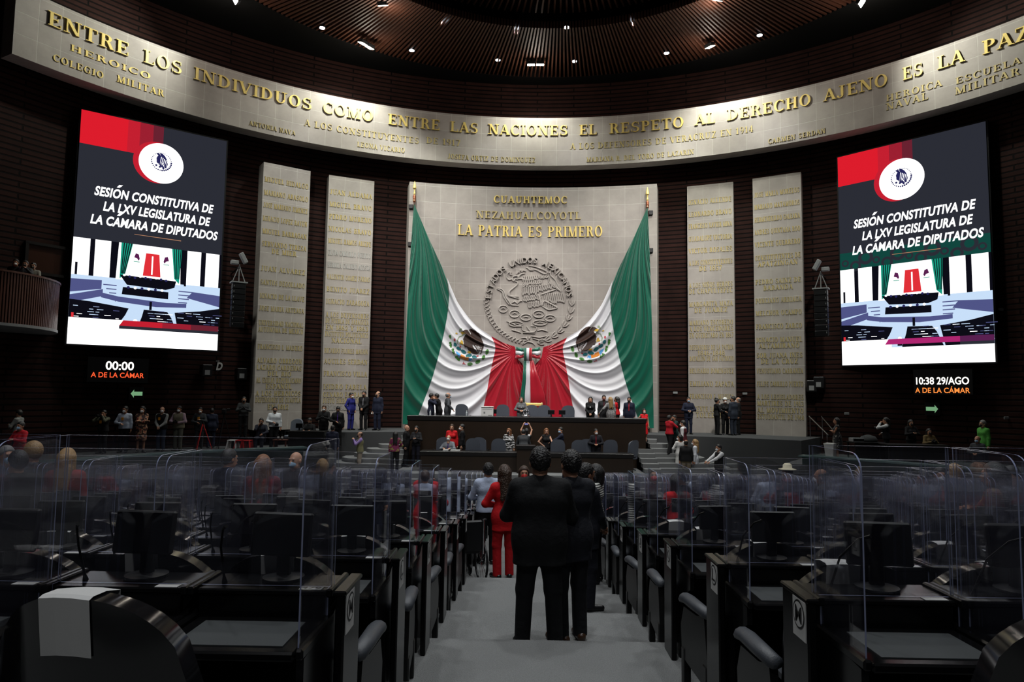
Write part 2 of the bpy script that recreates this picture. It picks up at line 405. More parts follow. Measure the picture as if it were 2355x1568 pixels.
# ---- frieze with gilded inscription
def arc_stone(name, c, R, depth, t0, t1, z0, z1, label, cat, cham=0.0, n=60):
    root = thing(name, label, cat, cylp(c, R, (t0+t1)/2, z0))
    L = Vector(root.location); b = MB(); T = np.linspace(t0, t1, n)
    def rg(r, z): return [tuple(Vector(cylp(c, r, t, z))-L) for t in T]
    P = np.array([rg(R, z0), rg(R, z1), rg(R+depth, z1), rg(R+depth, z0), rg(R, z0)]); b.grid(P)
    for j in (0, n-1): b.add([P[i][j] for i in range(4)], [(0, 1, 2, 3)] if j else [(3, 2, 1, 0)])
    def uvf(v):
        x, y, z = v[0]+L.x, v[1]+L.y, v[2]+L.z; rr = math.hypot(x-c[0], y-c[1])
        return (R*(math.atan2(x-c[0], y-c[1])-t0)+(rr-R), z-z0+(rr-R))
    body = b.build('stone_face', M_STONE, root, uvfn=uvf)
    return root, L
zf0 = 3.45+11.2; zf1 = 3.45+13.61
tl = theta(at_cyl(29, 100, FC, FR), FC); tr = theta(at_cyl(2355, 120, FC, FR), FC)+.10
FRZ, FRL = arc_stone('stone_frieze', FC, FR, .72, tl, tr, zf0, zf1, 'curved pale stone frieze with gilded motto across the top of the drum wall', 'frieze')

# ---- serif glyphs: lists of quads in a unit-cap-height box
def _gl():
    W, t, S = .165, .062, .05
    G = {}
    def v(x, y0=0, y1=1, w=W): return [[(x-w/2, y0), (x+w/2, y0), (x+w/2, y1), (x-w/2, y1)]]
    def h(x0, x1, y, th=t): return [[(x0, y-th/2), (x1, y-th/2), (x1, y+th/2), (x0, y+th/2)]]
    def d(x0, y0, x1, y1, w): return [[(x0-w/2, y0), (x0+w/2, y0), (x1+w/2, y1), (x1-w/2, y1)]]
    def se(x, y, hw=.16): yy = y+(S/2 if y < .5 else -S/2); return [[(x-hw, yy-S/2), (x+hw, yy-S/2), (x+hw, yy+S/2), (x-hw, yy+S/2)]]
    def a(cx, cy, rx, ry, a0, a1, tx=W, ty=t, n=12):
        out = []; A = [math.radians(a0+(a1-a0)*i/n) for i in range(n+1)]
        P = [((cx+rx*math.cos(q), cy+ry*math.sin(q)), (cx+(rx-tx)*math.cos(q), cy+(ry-ty)*math.sin(q))) for q in A]
        for i in range(n): out.append([P[i][0], P[i+1][0], P[i+1][1], P[i][1]])
        return out
    vt = lambda x, y, up: [[(x-.022, y), (x+.022, y), (x+.022, y+up), (x-.022, y+up)]]
    G['I'] = (v(.2)+se(.2, 0, .19)+se(.2, 1, .19), .40)
    G['L'] = (v(.2)+se(.2, 0, .19)+se(.2, 1, .19)+h(.1, .66, .031)+vt(.64, 0, .26), .70)
    G['E'] = (v(.2)+se(.2, 1, .19)+h(.05, .66, .031)+h(.05, .64, .969)+h(.2, .5, .52)+vt(.66, 0, .26)+vt(.64, .77, .23)+vt(.5, .40, .24), .74)
    G['F'] = (v(.2)+se(.2, 0, .19)+se(.2, 1, .19)+h(.05, .62, .969)+h(.2, .5, .5)+vt(.62, .76, .24)+vt(.5, .38, .24), .68)
    G['T'] = (v(.38)+se(.38, 0, .19)+h(.03, .73, .969)+vt(.04, .74, .26)+vt(.72, .74, .26), .77)
    G['H'] = (v(.2)+v(.68)+se(.2, 0)+se(.2, 1)+se(.68, 0)+se(.68, 1)+h(.2, .68, .5), .88)
    G['N'] = (v(.16, w=.07)+v(.72, w=.07)+d(.17, 1, .70, 0, .19)+se(.16, 0)+se(.12, 1)+se(.72, 1), .88)
    G['M'] = (v(.15, w=.07)+v(.82)+d(.17, 1, .48, 0, .17)+d(.80, 1, .48, 0, .07)+se(.15, 0)+se(.82, 0)+se(.13, 1, .13)+se(.84, 1, .14), 1.0)
    G['A'] = (d(.08, 0, .38, 1, .07)+d(.68, 0, .38, 1, .18)+h(.18, .58, .33)+se(.08, 0, .13)+se(.68, 0), .80)
    G['V'] = (d(.08, 1, .38, 0, .18)+d(.68, 1, .38, 0, .07)+se(.08, 1)+se(.68, 1, .13), .78)
    G['X'] = (d(.08, 1, .64, 0, .18)+d(.62, 1, .1, 0, .07)+se(.1, 1)+se(.62, 1, .13)+se(.1, 0, .13)+se(.64, 0), .76)
    G['Y'] = (d(.08, 1, .38, .48, .17)+d(.68, 1, .38, .48, .07)+v(.38, 0, .5)+se(.38, 0)+se(.08, 1)+se(.68, 1, .13), .78)
    G['Z'] = (d(.60, 1, .12, 0, .19)+h(.08, .64, .969)+h(.05, .66, .031)+vt(.08, .75, .25)+vt(.66, 0, .25), .72)
    G['O'] = (a(.42, .5, .39, .52, 0, 360, n=24), .86)
    G['Q'] = (a(.42, .5, .39, .52, 0, 360, n=24)+d(.40, .12, .70, -.16, .12), .86)
    G['C'] = (a(.42, .5, .39, .52, 50, 310, n=18)+vt(.68, .70, .28)+vt(.68, .06, .16), .76)
    G['G'] = (a(.42, .5, .39, .52, 50, 300, n=18)+v(.66, .06, .44, .15)+se(.66, .46, .14)+vt(.68, .70, .28), .84)
    G['D'] = (v(.2)+se(.2, 0, .19)+se(.2, 1, .19)+a(.30, .5, .50, .5, -90, 90, n=14)+h(.2, .32, .031)+h(.2, .32, .969), .86)
    G['B'] = (v(.2)+se(.2, 0, .19)+se(.2, 1, .19)+a(.36, .755, .27, .245, -90, 90)+a(.38, .265, .32, .265, -90, 90)+h(.2, .4, .031)+h(.2, .38, .52)+h(.2, .38, .969), .76)
    G['P'] = (v(.2)+se(.2, 0, .19)+se(.2, 1, .19)+a(.36, .735, .31, .265, -90, 90)+h(.2, .38, .5)+h(.2, .38, .969), .70)
    G['R'] = (v(.2)+se(.2, 0, .19)+se(.2, 1, .19)+a(.36, .745, .29, .255, -90, 90)+h(.2, .38, .52)+h(.2, .38, .969)+d(.46, .52, .68, 0, .17)+se(.74, 0, .09), .80)
    G['U'] = (v(.2, .3, 1)+v(.68, .3, 1, .07)+a(.415, .32, .30, .34, 180, 360, .14, t, 12)+se(.2, 1)+se(.68, 1), .86)
    G['J'] = (v(.34, .2, 1)+a(.205, .2, .217, .22, 180, 360, .12, t)+se(.34, 1, .19), .56)
    G['S'] = (a(.34, .74, .28, .26, 45, 270, .13)+a(.34, .265, .30, .265, -135, 90, .15)+vt(.57, .72, .24)+vt(.07, .06, .24), .68)
    G['\u00d1'] = (G['N'][0]+h(.28, .60, 1.12, .07), .88)
    G['1'] = (v(.24)+se(.24, 0, .19)+d(.05, .78, .22, 1, .08), .46)
    G['2'] = (a(.31, .72, .27, .28, -30, 190, .13)+d(.12, 0, .50, .58, .12)+h(.05, .6, .05, .1), .64)
    G['3'] = (a(.30, .74, .26, .26, -90, 170, .13)+a(.30, .27, .29, .27, -170, 90, .14), .62)
    G['4'] = (v(.44)+h(.02, .62, .28)+d(.05, .28, .42, 1, .07)+se(.44, 0, .14), .64)
    G['6'] = (a(.32, .3, .29, .3, 0, 360, .14)+a(.42, .42, .39, .58, 95, 190, .14), .64)
    G['7'] = (h(.05, .6, .95, .1)+d(.26, 0, .58, .95, .14), .62)
    G['8'] = (a(.31, .745, .25, .255, 0, 360, .12)+a(.31, .27, .29, .27, 0, 360, .13), .62)
    G['9'] = (a(.32, .7, .29, .3, 0, 360, .14)+a(.22, .58, .39, .58, -85, 10, .14), .64)
    G['5'] = (a(.29, .3, .29, .3, -150, 120, .14)+v(.14, .5, 1, .07)+h(.12, .54, .95, .1), .62)
    G['0'] = (a(.32, .5, .29, .52, 0, 360, .14), .66)
    G['.'] = (v(.1, 0, .14, .14), .26)
    G['-'] = (h(.05, .4, .42, .1), .46)
    return G
GL = _gl()
def text_width(s, sp=.08, word=.5):
    return sum((word if c == ' ' else GL[c][1]+sp) for c in s)
def serif(mb, s, h, width, place, depth, mi=0, sp=.08, split=None):
    """place(u, v, d) -> world point, u along from 0..width, v up, d out of the face"""
    w0 = text_width(s, sp); k = width/w0; x = 0.0
    for c in s:
        if c == ' ':
            x += .5
            if split: split(mb); mb = MB()
            continue
        for q in GL[c][0]:
            area = sum(q[i][0]*q[(i+1) % 4][1]-q[(i+1) % 4][0]*q[i][1] for i in range(4))
            if area < 0: q = q[::-1]
            f0 = [place((x+p[0])*k, p[1]*h, depth) for p in q]; f1 = [place((x+p[0])*k, p[1]*h, 0) for p in q]
            mb.add(f0+f1, [(0, 1, 2, 3), (4, 5, 1, 0), (5, 6, 2, 1), (6, 7, 3, 2), (7, 4, 0, 3)], mi)
        x += GL[c][1]+sp
    if split: split(mb)
def cyl_place(c, R, th0, z0, L=Vector((0, 0, 0)), lift=.0):
    def pl(u, v, d):
        p = cylp(c, R-lift-d, th0+u/R, z0+v); return (p[0]-L.x, p[1]-L.y, p[2]-L.z)
    return pl
def inscription(root, L, c, R, s, px0, px1, py, hpx, m, depth=.05, name='inscription', ty=None):
    """gilded line between the pixels px0..px1 whose baseline passes py half way"""
    pm = at_cyl((px0+px1)/2, py, c, R); pt = at_cyl((px0+px1)/2, py-hpx, c, R)
    slope = (py, py)
    t0 = theta(at_cyl(px0, py, c, R), c); t1 = theta(at_cyl(px1, py, c, R), c)
    b = MB(); serif(b, s, (pt[2]-pm[2]) if ty is None else ty[1], R*(t1-t0), cyl_place(c, R, t0, pm[2] if ty is None else ty[0], L), depth, split=lambda k: k.build(name, m, root))
zb = at_cyl(1215, 312, FC, FR)[2]; zt = at_cyl(1215, 289, FC, FR)[2]
for s, a_, b_ in [('ENTRE', 108, 300), ('LOS', 329.5, 421), ('INDIVIDUOS', 445, 720), ('COMO', 742, 861), ('ENTRE', 892, 1014), ('LAS', 1035, 1102),
                  ('NACIONES', 1123, 1308), ('EL', 1332, 1375), ('RESPETO', 1401, 1576), ('AL', 1599, 1648), ('DERECHO', 1672, 1869),
                  ('AJENO', 1895, 2046), ('ES', 2076, 2126), ('LA', 2156, 2222), ('PAZ', 2260, 2372)]:
    # the motto runs at one height right round the drum
    def th_at(x):
        lo, hi = -100.0, 400.0
        for _ in range(40):
            mid = (lo+hi)/2
            if at_cyl(x, mid, FC, FR)[2] > (zb+zt)/2: lo = mid
            else: hi = mid
        return theta(at_cyl(x, mid, FC, FR), FC)
    t0, t1 = th_at(a_), th_at(b_)
    b = MB(); serif(b, s, zt-zb, FR*(t1-t0), cyl_place(FC, FR, t0, zb, FRL), .06); b.build('inscription', M_GOLD, FRZ)
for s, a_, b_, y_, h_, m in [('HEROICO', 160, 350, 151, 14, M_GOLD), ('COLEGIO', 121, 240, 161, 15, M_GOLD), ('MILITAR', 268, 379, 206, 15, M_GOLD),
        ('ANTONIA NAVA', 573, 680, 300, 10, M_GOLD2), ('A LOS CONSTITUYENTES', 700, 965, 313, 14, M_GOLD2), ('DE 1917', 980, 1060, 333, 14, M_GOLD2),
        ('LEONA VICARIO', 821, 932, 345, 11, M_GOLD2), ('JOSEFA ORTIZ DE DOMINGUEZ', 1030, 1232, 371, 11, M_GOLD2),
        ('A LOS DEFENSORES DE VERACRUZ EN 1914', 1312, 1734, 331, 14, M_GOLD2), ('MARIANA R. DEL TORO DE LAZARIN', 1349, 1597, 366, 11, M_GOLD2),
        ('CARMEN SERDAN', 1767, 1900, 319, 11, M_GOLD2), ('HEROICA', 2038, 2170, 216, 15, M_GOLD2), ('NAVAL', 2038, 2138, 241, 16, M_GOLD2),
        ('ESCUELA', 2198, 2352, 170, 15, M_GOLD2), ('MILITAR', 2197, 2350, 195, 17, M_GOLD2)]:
    ym = y_
    pm = at_cyl((a_+b_)/2, ym, FC, FR); pt = at_cyl((a_+b_)/2, ym-h_, FC, FR); zz = pm[2]
    def th2(x):
        lo, hi = -150.0, 500.0
        for _ in range(40):
            mid = (lo+hi)/2
            if at_cyl(x, mid, FC, FR)[2] > zz: lo = mid
            else: hi = mid
        return theta(at_cyl(x, mid, FC, FR), FC)
    t0, t1 = th2(a_), th2(b_)
    b = MB(); serif(b, s, pt[2]-zz, FR*(t1-t0), cyl_place(FC, FR, t0, zz, FRL), .025, sp=.12, split=lambda k: k.build('inscription', m, FRZ))

# ---- central stone panel
ZT = 3.45+10.04
tA = theta(at_cyl(938, 600, SLC, SLR), SLC); tB = theta(at_cyl(1511, 600, SLC, SLR), SLC)
PAN, PAL = arc_stone('memorial_wall', SLC, SLR, 1.1, tA, tB, ZST, ZT, 'tall pale stone wall panel with gilded lettering behind the two flags', 'wall panel')
inscription(PAN, PAL, SLC, SLR, 'CUAUHTEMOC', 1135, 1306, 468, 16, M_GOLD, .05)
inscription(PAN, PAL, SLC, SLR, 'NEZAHUALCOYOTL', 1095, 1338, 504.5, 16.5, M_GOLD2, .05)
inscription(PAN, PAL, SLC, SLR, 'LA PATRIA ES PRIMERO', 1052, 1388, 545, 24, M_GOLD, .06)
# ---- four columns of names
def column(px_tl, px_tr, names, label, half_px):
    # flat stone column facing the hall centre; corners on the stage
    A = at_z(px_tl[0], px_tl[1], ZT); B = at_z(px_tr[0], px_tr[1], ZT)
    A = np.array([A[0], A[1]]); B = np.array([B[0], B[1]]); u = (B-A); wdt = np.linalg.norm(u); u /= wdt; nrm = np.array([u[1], -u[0]])
    mid = (A+B)/2; root = thing('stone_column', label, 'column', (mid[0], mid[1], ZST)); L = Vector(root.location)
    b = MB(); dep = 1.0; P = []
    for z in (0, ZT-ZST):
        for q in (A, B, B-nrm*dep, A-nrm*dep): P.append((q[0]-L.x, q[1]-L.y, z))
    b.convex(P, [(0, 1, 5, 4), (1, 2, 6, 5), (2, 3, 7, 6), (3, 0, 4, 7), (4, 5, 6, 7), (0, 1, 2, 3)])
    def uvf(v):
        q = np.array([v[0]+L.x, v[1]+L.y]); return ((q-A)@u+((q-A)@nrm), v[2])
    b.build('stone_face', M_STONE, root, uvfn=uvf)
    dn = mid@nrm
    def at_face(x, y):
        d = ray(x, y); t = (dn-CAM[:2]@nrm)/(d[:2]@nrm); return CAM+d*t
    (xa, ya), (xb, yb) = half_px
    for nm, y in names:
        xc = xa+(xb-xa)*(y-ya)/(yb-ya)
        c0 = at_face(xc, y+6.3); c1 = at_face(xc, y-6.3); h = abs(c1[2]-c0[2]); wd = min(text_width(nm, .1)*h*.80, wdt*.94)
        silver = nm.startswith('ELVIA') or nm.startswith('HERMILA') or nm.startswith('ALFONSO')
        def pl(uu, vv, d, wd=wd, z0=c0[2]):
            q = mid+u*(uu-wd/2)+nrm*d; return (q[0]-L.x, q[1]-L.y, z0+vv-L.z)
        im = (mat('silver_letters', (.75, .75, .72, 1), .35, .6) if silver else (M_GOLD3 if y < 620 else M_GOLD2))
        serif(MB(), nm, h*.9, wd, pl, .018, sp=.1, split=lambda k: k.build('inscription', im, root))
    return root
column((607, 372), (714.4, 393.6), [('MIGUEL HIDALGO', 420), ('MARIANO ABASOLO', 450), ('JOSE MARIANO JIMENEZ', 478), ('IGNACIO LOPEZ RAYON', 508), ('MIGUEL BARRAGAN', 537),
    ('SERVANDO TERESA', 565), ('DE MIER', 580), ('JUAN ALVAREZ', 621), ('SANTOS DEGOLLADO', 652), ('IGNACIO DE LA LLAVE', 683), ('JOSE MARIA ARTEAGA', 711),
    ('UNIVERSIDAD NACIONAL', 744), ('AUTONOMA DE MEXICO', 759), ('FRANCISCO I. MADERO', 798), ('ALVARO OBREGON', 829), ('LAZARO CARDENAS', 845), ('DEL RIO', 859),
    ('AL EXILIO REPUBLICANO', 874), ('ESPA\u00d1OL', 888), ('A LOS HEROICOS', 904), ('DEFENSORES DE CUAUTLA', 919), ('EN 1812', 935)],
    'outer left stone column of gilded names, nearest the left video screen', ((660, 400), (635, 930)))
column((757, 402), (861, 417), [('JUAN ALDAMA', 446), ('MIGUEL BRAVO', 474), ('PEDRO MORENO', 502), ('NICOLAS BRAVO', 530), ('MIGUEL RAMOS ARIZPE', 557), ('ELVIA CARRILLO PUERTO', 584),
    ('HERMILA GALINDO ACOSTA', 612), ('VALENTIN GOMEZ FARIAS', 639), ('BENITO JUAREZ', 667), ('IGNACIO ZARAGOZA', 695), ('A LOS DEFENSORES', 725), ('DE PUEBLA DE ZARAGOZA', 739),
    ('EN 1862 Y 1863', 754), ('INSTITUTO POLITECNICO', 769), ('NACIONAL', 783), ('RICARDO FLORES MAGON', 807), ('AQUILES SERDAN', 831), ('FRANCISCO VILLA', 859),
    ('ISIDRO FABELA', 889), ('GENARO ESTRADA', 907), ('JUSTO SIERRA MENDEZ', 921), ('ALFONSO GARCIA ROBLES', 937)],
    'inner left stone column of gilded and silver names, left of the flags', ((808, 420), (792, 930)))
column((1580, 429), (1686, 418), [('IGNACIO ALLENDE', 461), ('LEONARDO BRAVO', 489), ('FRANCISCO XAVIER MINA', 517), ('GUADALUPE VICTORIA', 546), ('VICTOR ROSALES', 574), ('A LOS CONSTITUYENTES', 602),
    ('DE 1857', 616), ('A LOS NI\u00d1OS HEROES', 654), ('DE CHAPULTEPEC', 668), ('MARGARITA MAZA', 698), ('DE JUAREZ', 712), ('MARIANO ESCOBEDO', 741), ('A LOS VENCEDORES', 755),
    ('EN QUERETARO EN 1867', 770), ('DEFENSORES DE LA PATRIA', 798), ('1846-1848', 811), ('BATALLON DE SAN PATRICIO', 824), ('BELISARIO DOMINGUEZ', 852), ('EMILIANO ZAPATA', 882),
    ('FRANCISCO J. MUGICA', 911), ('VICENTE LOMBARDO', 940), ('TOLEDANO', 954)],
    'inner right stone column of gilded names, right of the flags', ((1632, 440), (1636, 950)))
column((1730.6, 411), (1841.6, 395), [('JOSE MARIA MORELOS', 442), ('MARIANO MATAMOROS', 470), ('HERMENEGILDO GALEANA', 500), ('ANDRES QUINTANA ROO', 529), ('VICENTE GUERRERO', 558),
    ('CONSTITUYENTES DE', 589), ('APATZINGAN', 604), ('PEDRO SAINZ DE', 645), ('BARANDA', 660), ('PONCIANO ARRIAGA', 689), ('MELCHOR OCAMPO', 718), ('FRANCISCO ZARCO', 749),
    ('IGNACIO MANUEL', 780), ('ALTAMIRANO', 794), ('SOR JUANA INES', 816), ('DE LA CRUZ', 830), ('VENUSTIANO CARRANZA', 852), ('FELIPE CARRILLO PUERTO', 882),
    ('A LOS LEGISLADORES', 912), ('MARTIRES DE 1913', 927), ('AL MOVIMIENTO', 943), ('ESTUDIANTIL DE 1968', 958)],
    'outer right stone column of gilded names, nearest the right video screen', ((1787, 440), (1793, 950)))
# ================================================================== FLAGS
M_FG = mat('green_satin', (.002, .110, .068, 1), .30, spec=.5, sheen=.3)
M_FW = mat('white_satin', (.66, .66, .70, 1), .42, spec=.4)
M_FR = mat('red_satin', (.40, .005, .020, 1), .30, spec=.5, sheen=.3)
def pline(pts, n):
    P = np.array(pts, float); d = np.r_[0, np.cumsum(np.hypot(*np.diff(P, axis=0).T))]; d /= d[-1]
    # smooth resample (Catmull-like by dense linear + box filter)
    t = np.linspace(0, 1, n*4); X = np.interp(t, d, P[:, 0]); Y = np.interp(t, d, P[:, 1]); k = np.ones(n//4*2+1); k /= len(k); h = len(k)//2
    X2 = np.convolve(np.r_[2*X[0]-X[h:0:-1], X, 2*X[-1]-X[-2:-h-2:-1]], k, 'valid'); Y2 = np.convolve(np.r_[2*Y[0]-Y[h:0:-1], Y, 2*Y[-1]-Y[-2:-h-2:-1]], k, 'valid')
    X2[0], Y2[0], X2[-1], Y2[-1] = X[0], Y[0], X[-1], Y[-1]
    q = np.linspace(0, n*4-1, n).round().astype(int)
    return np.stack([X2[q], Y2[q]], 1)
FT, FB = np.array([952., 468.]), np.array([1187., 811.])
def fold(p):
    a0 = math.atan2(FB[1]-FT[1], FB[0]-FT[0]); dT = math.hypot(*(p-FT)); dB = math.hypot(*(p-FB))
    al = (math.atan2(p[1]-FT[1], p[0]-FT[0])-a0)/math.radians(38)
    be = math.atan2(FT[1]-FB[1], FT[0]-FB[0])-math.atan2(p[1]-FB[1], p[0]-FB[0])
    be = (be % (2*PI)); be = (be-2*PI if be > PI*1.3 else be)/math.radians(140)
    w = dB/(dT+dB+1e-6); ph = al*w+be*(1-w)
    amp = .17*min(1, dT/170)*min(1, dB/85)
    s1 = math.sin(PI*13.5*ph+1.1*math.sin(6*ph)); s2 = math.sin(2*PI*19*ph+.9+2*w); s3 = math.sin(2*PI*33*ph+2.1)
    kk = min(1, dB/200); return amp*(.95*(1-abs(s1))**1.5+kk*(.22*s2+.11*s3)), ph
def mirror(p):
    ax = 1220.5-(p[1]-476)*5.5/484; x2 = 2*ax-p[0]; return np.array([x2, p[1]+.016*(x2-p[0])])
def flag(side, label):
    N1, N2 = 64, 150
    top_g = [(952, 468), (985, 546), (1010, 600), (1028, 638)]
    b1 = [(1028, 638), (1034, 670), (1030, 721), (1018, 782), (1002, 843), (992, 877), (965, 948), (955, 975)]
    b0 = [(952, 468), (948, 520), (940, 650), (933, 800), (926, 975)]
    b2 = [(1130, 773), (1141, 797), (1135, 823), (1126, 863), (1120, 900), (1111, 941), (1106, 975)]
    b3 = [(1184, 797), (1186, 805), (1187, 815), (1188, 826), (1200, 832), (1205, 842), (1201, 880), (1196, 920), (1190, 975)]
    tw = [(1028, 638), (1052, 695), (1075, 727), (1099, 753), (1130, 773)]; trd = [(1130, 773), (1157, 788), (1184, 797)]
    root = thing('flag', label, 'flag', tuple(at_cyl(*(FT if side < 0 else mirror(FT)), SLC, SLR-.3))); L = Vector(root.location)
    mb = MB()
    def w3(p):
        f, _ = fold(p); q = p if side < 0 else mirror(p); X = at_cyl(q[0], q[1], SLC, SLR-.30-f)
        return (X[0]-L.x, X[1]-L.y, X[2]-L.z)
    def patch(left, right, top, bot, mi):
        G = []
        for i in range(N2):
            v = i/(N2-1); row = []
            for j in range(N1):
                s = j/(N1-1)
                l, r, t, b = left[i], right[i], (top[j] if top is not None else None), bot[j]
                P = (1-s)*l+s*r
                if top is not None: P = P+(1-v)*t+v*b-((1-s)*(1-v)*left[0]+s*(1-v)*right[0]+(1-s)*v*left[-1]+s*v*right[-1])
                row.append(w3(P))
            G.append(row)
        if side > 0: G = [r[::-1] for r in G]
        mb.grid(np.array(G), mi)
    L0 = pline(b0, N2); R0 = pline(top_g+b1[1:], N2); B1 = pline(b1, N2); B2 = pline(b2, N2); B3 = pline(b3, N2)
    line = lambda a, b: np.linspace(a, b, N1)
    patch(L0, R0, None, line(L0[-1], R0[-1]), 0)
    patch(B1, B2, pline(tw, N1), line(B1[-1], B2[-1]), 1)
    patch(B2, B3, pline(trd, N1), line(B2[-1], B3[-1]), 2)
    cloth = mb.build('cloth', [M_FG, M_FW, M_FR], root, smooth=True)
    # embroidered coat of arms, laid on the cloth
    bv = BVHTree.FromPolygons([tuple(v) for v in mb.v], mb.f)
    EM = emblem_polys(); cell = 11; eb = MB(); cols = [m for m in EMM]
    O = Vector(CAM)-L
    seen = {}
    for xi in range(270//1, 1520, cell):
        for yi in range(290, 1460, cell):
            x, y = xi+cell/2, yi+cell/2; c = None
            for mi, poly in EM:
                if pip(x, y, poly): c = mi
            if c is None: continue
            q = []
            for dx, dy in ((0, 0), (0, cell), (cell, cell), (cell, 0)):
                px, py = xi+dx, yi+dy
                if side < 0: X, Y = 1010+px/13.064, 730+py/13.064
                else: X, Y = 1300+(1829-px-170)/13.064, 730+(py-80)/13.064
                key = (px, py)
                if key not in seen:
                    d = Vector(ray(X, Y)).normalized(); h = bv.ray_cast(O, d)
                    seen[key] = None if h[0] is None else (h[0]-d*.025)
                q.append(seen[key])
            if any(k is None for k in q): continue
            if side > 0: q = q[::-1]
            eb.add([tuple(k) for k in q], [(0, 1, 2, 3)], c)
    eb.build('emblem', cols, root, smooth=True)
    return root
def pip(x, y, P):
    c = False; j = len(P)-1
    for i in range(len(P)):
        if (P[i][1] > y) != (P[j][1] > y) and x < (P[j][0]-P[i][0])*(y-P[i][1])/(P[j][1]-P[i][1])+P[i][0]: c = not c
        j = i
    return c
EMM = [mat('brown_embroidery', (.030, .010, .006, 1), .6, noise=(14, .6)), mat('ochre_embroidery', (.52, .33, .03, 1), .6), mat('teal_embroidery', (.006, .12, .14, 1), .6),
       mat('orange_embroidery', (.55, .17, .005, 1), .6), mat('blue_embroidery', (.06, .29, .62, 1), .6), mat('leaf_embroidery', (.05, .22, .02, 1), .6),
       mat('dark_leaf_embroidery', (.012, .05, .012, 1), .6), mat('red_embroidery', (.45, .05, .07, 1), .6), mat('sage_embroidery', (.26, .33, .22, 1), .6), mat('pale_embroidery', (.6, .6, .62, 1), .6)]
def emblem_polys():
    E = []
    def el(mi, cx, cy, rx, ry, ang):
        a = math.radians(ang); E.append((mi, [(cx+rx*math.cos(t)*math.cos(a)-ry*math.sin(t)*math.sin(a), cy+rx*math.cos(t)*math.sin(a)+ry*math.sin(t)*math.cos(a)) for t in [2*PI*k/20 for k in range(20)]]))
    E.append((0, [(700, 410), (780, 365), (850, 370), (900, 430), (950, 500), (880, 370), (960, 345), (1060, 380), (1180, 480), (1260, 600), (1310, 720), (1345, 820), (1330, 920), (1290, 990), (1270, 1080), (1240, 1110),
        (1215, 1075), (1195, 1080), (1180, 1060), (1160, 1040), (1130, 960), (1100, 920), (1060, 860), (1010, 800), (1000, 850), (1060, 940), (1120, 1010), (1190, 1090), (1120, 1100), (1010, 1080), (940, 1030), (870, 970), (830, 900), (770, 890), (735, 820), (740, 760), (720, 640), (760, 560), (810, 500), (770, 460)]))
    for x0, y0, x1, y1 in [(1090, 830, 1120, 900), (1130, 840, 1150, 950), (1170, 850, 1180, 1030), (1215, 870, 1205, 1070), (1262, 880, 1232, 1080)]:
        E.append((9, [(x0-9, y0), (x0+9, y0), (x1+7, y1), (x1-7, y1)]))
    E.append((9, [(870, 375), (890, 375), (955, 480), (945, 510)]))
    E.append((1, [(640, 440), (700, 420), (760, 440), (800, 490), (740, 490), (690, 510)]))
    E.append((1, [(600, 770), (650, 730), (640, 680), (700, 690), (720, 760), (725, 830), (680, 800), (640, 800)])); el(1, 900, 1040, 55, 28, 15); el(1, 520, 475, 35, 22, 20)
    E.append((8, [(600, 380), (640, 320), (690, 320), (690, 370), (640, 400), (620, 440), (600, 430)])); E.append((8, [(590, 560), (640, 545), (700, 520), (740, 500), (720, 540), (660, 570), (600, 590), (560, 680), (570, 790), (545, 790), (535, 680)]))
    el(2, 480, 810, 62, 48, 65); el(2, 590, 930, 80, 50, 30); el(2, 735, 1030, 90, 52, 38); el(2, 890, 1140, 95, 50, -10); el(2, 1060, 1185, 75, 45, 10)
    el(7, 460, 670, 30, 40, 0); el(7, 635, 870, 25, 35, 0); el(7, 1150, 1160, 35, 20, -20)
    E.append((4, [(490, 1000), (560, 1040), (650, 1110), (600, 1200), (570, 1160), (530, 1100)])); E.append((4, [(880, 1230), (980, 1230), (1000, 1300), (880, 1300)]))
    E.append((3, [(660, 1100), (760, 1150), (800, 1200), (890, 1190), (880, 1300), (760, 1270), (620, 1210)])); el(9, 605, 1030, 18, 22, 0); el(9, 965, 1300, 20, 20, 0)
    for cx, cy, an in [(1440, 1030, 105), (1330, 1200, 110), (1160, 1330, 155), (925, 1395, 178)]:
        el(5, cx, cy, 80, 48, an); el(6, cx+10, cy-16, 60, 12, an); el(6, cx, cy+16, 60, 10, an)
    for cx, cy, an in [(325, 575, 80), (335, 780, 80), (345, 850, 75), (410, 980, 70), (430, 1060, 65), (520, 1200, 40), (580, 1260, 35)]:
        el(5, cx, cy, 55, 30, an); el(6, cx+22, cy-22, 34, 14, an+25); el(6, cx-22, cy-8, 26, 12, an-30)
    E.append((7, [(690, 1390), (720, 1360), (715, 1320), (740, 1330), (745, 1370), (800, 1400), (790, 1415), (730, 1390), (700, 1405)]))
    return E
flag(-1, 'large green, white and red satin flag draped on the left of the stone panel')
flag(1, 'large green, white and red satin flag draped on the right of the stone panel')
def flagpole(px, py, px2, label, sgn):
    P = at_cyl(px, py, SLC, SLR-.30); zb = ZST
    t = thing('flagpole', label, 'flagpole', (P[0], P[1], zb)); top = P[2]-zb
    MB().tube([(0, .10, .02), (0, .10, top)], .035, 10).build('shaft', M_WOOD, t)
    MB().lathe([(.05, top-.02), (.075, top+.05), (.06, top+.1), (.075, top+.14), (.075, top+.28), (.05, top+.34)], (0, .10, 0), 14).build('collar', mat('copper_collar', (.30, .10, .05, 1), .3, .6), t)
    MB().lathe([(.03, top+.34), (.05, top+.40), (.03, top+.50), (.03, top+.60), (.085, top+.66), (.05, top+.85), (.004, top+1.02)], (0, .10, 0), 14).build('finial', M_GOLD, t)
    for dz in (-.20, -2.0):
        MB().box((sgn*.17, .22, top+dz), (.20, .16, .20), 0, .01).build('bracket', M_PLASTIC, t)
flagpole(952, 463, 0, 'flagpole with brass spearhead at the left edge of the stone panel', -1)
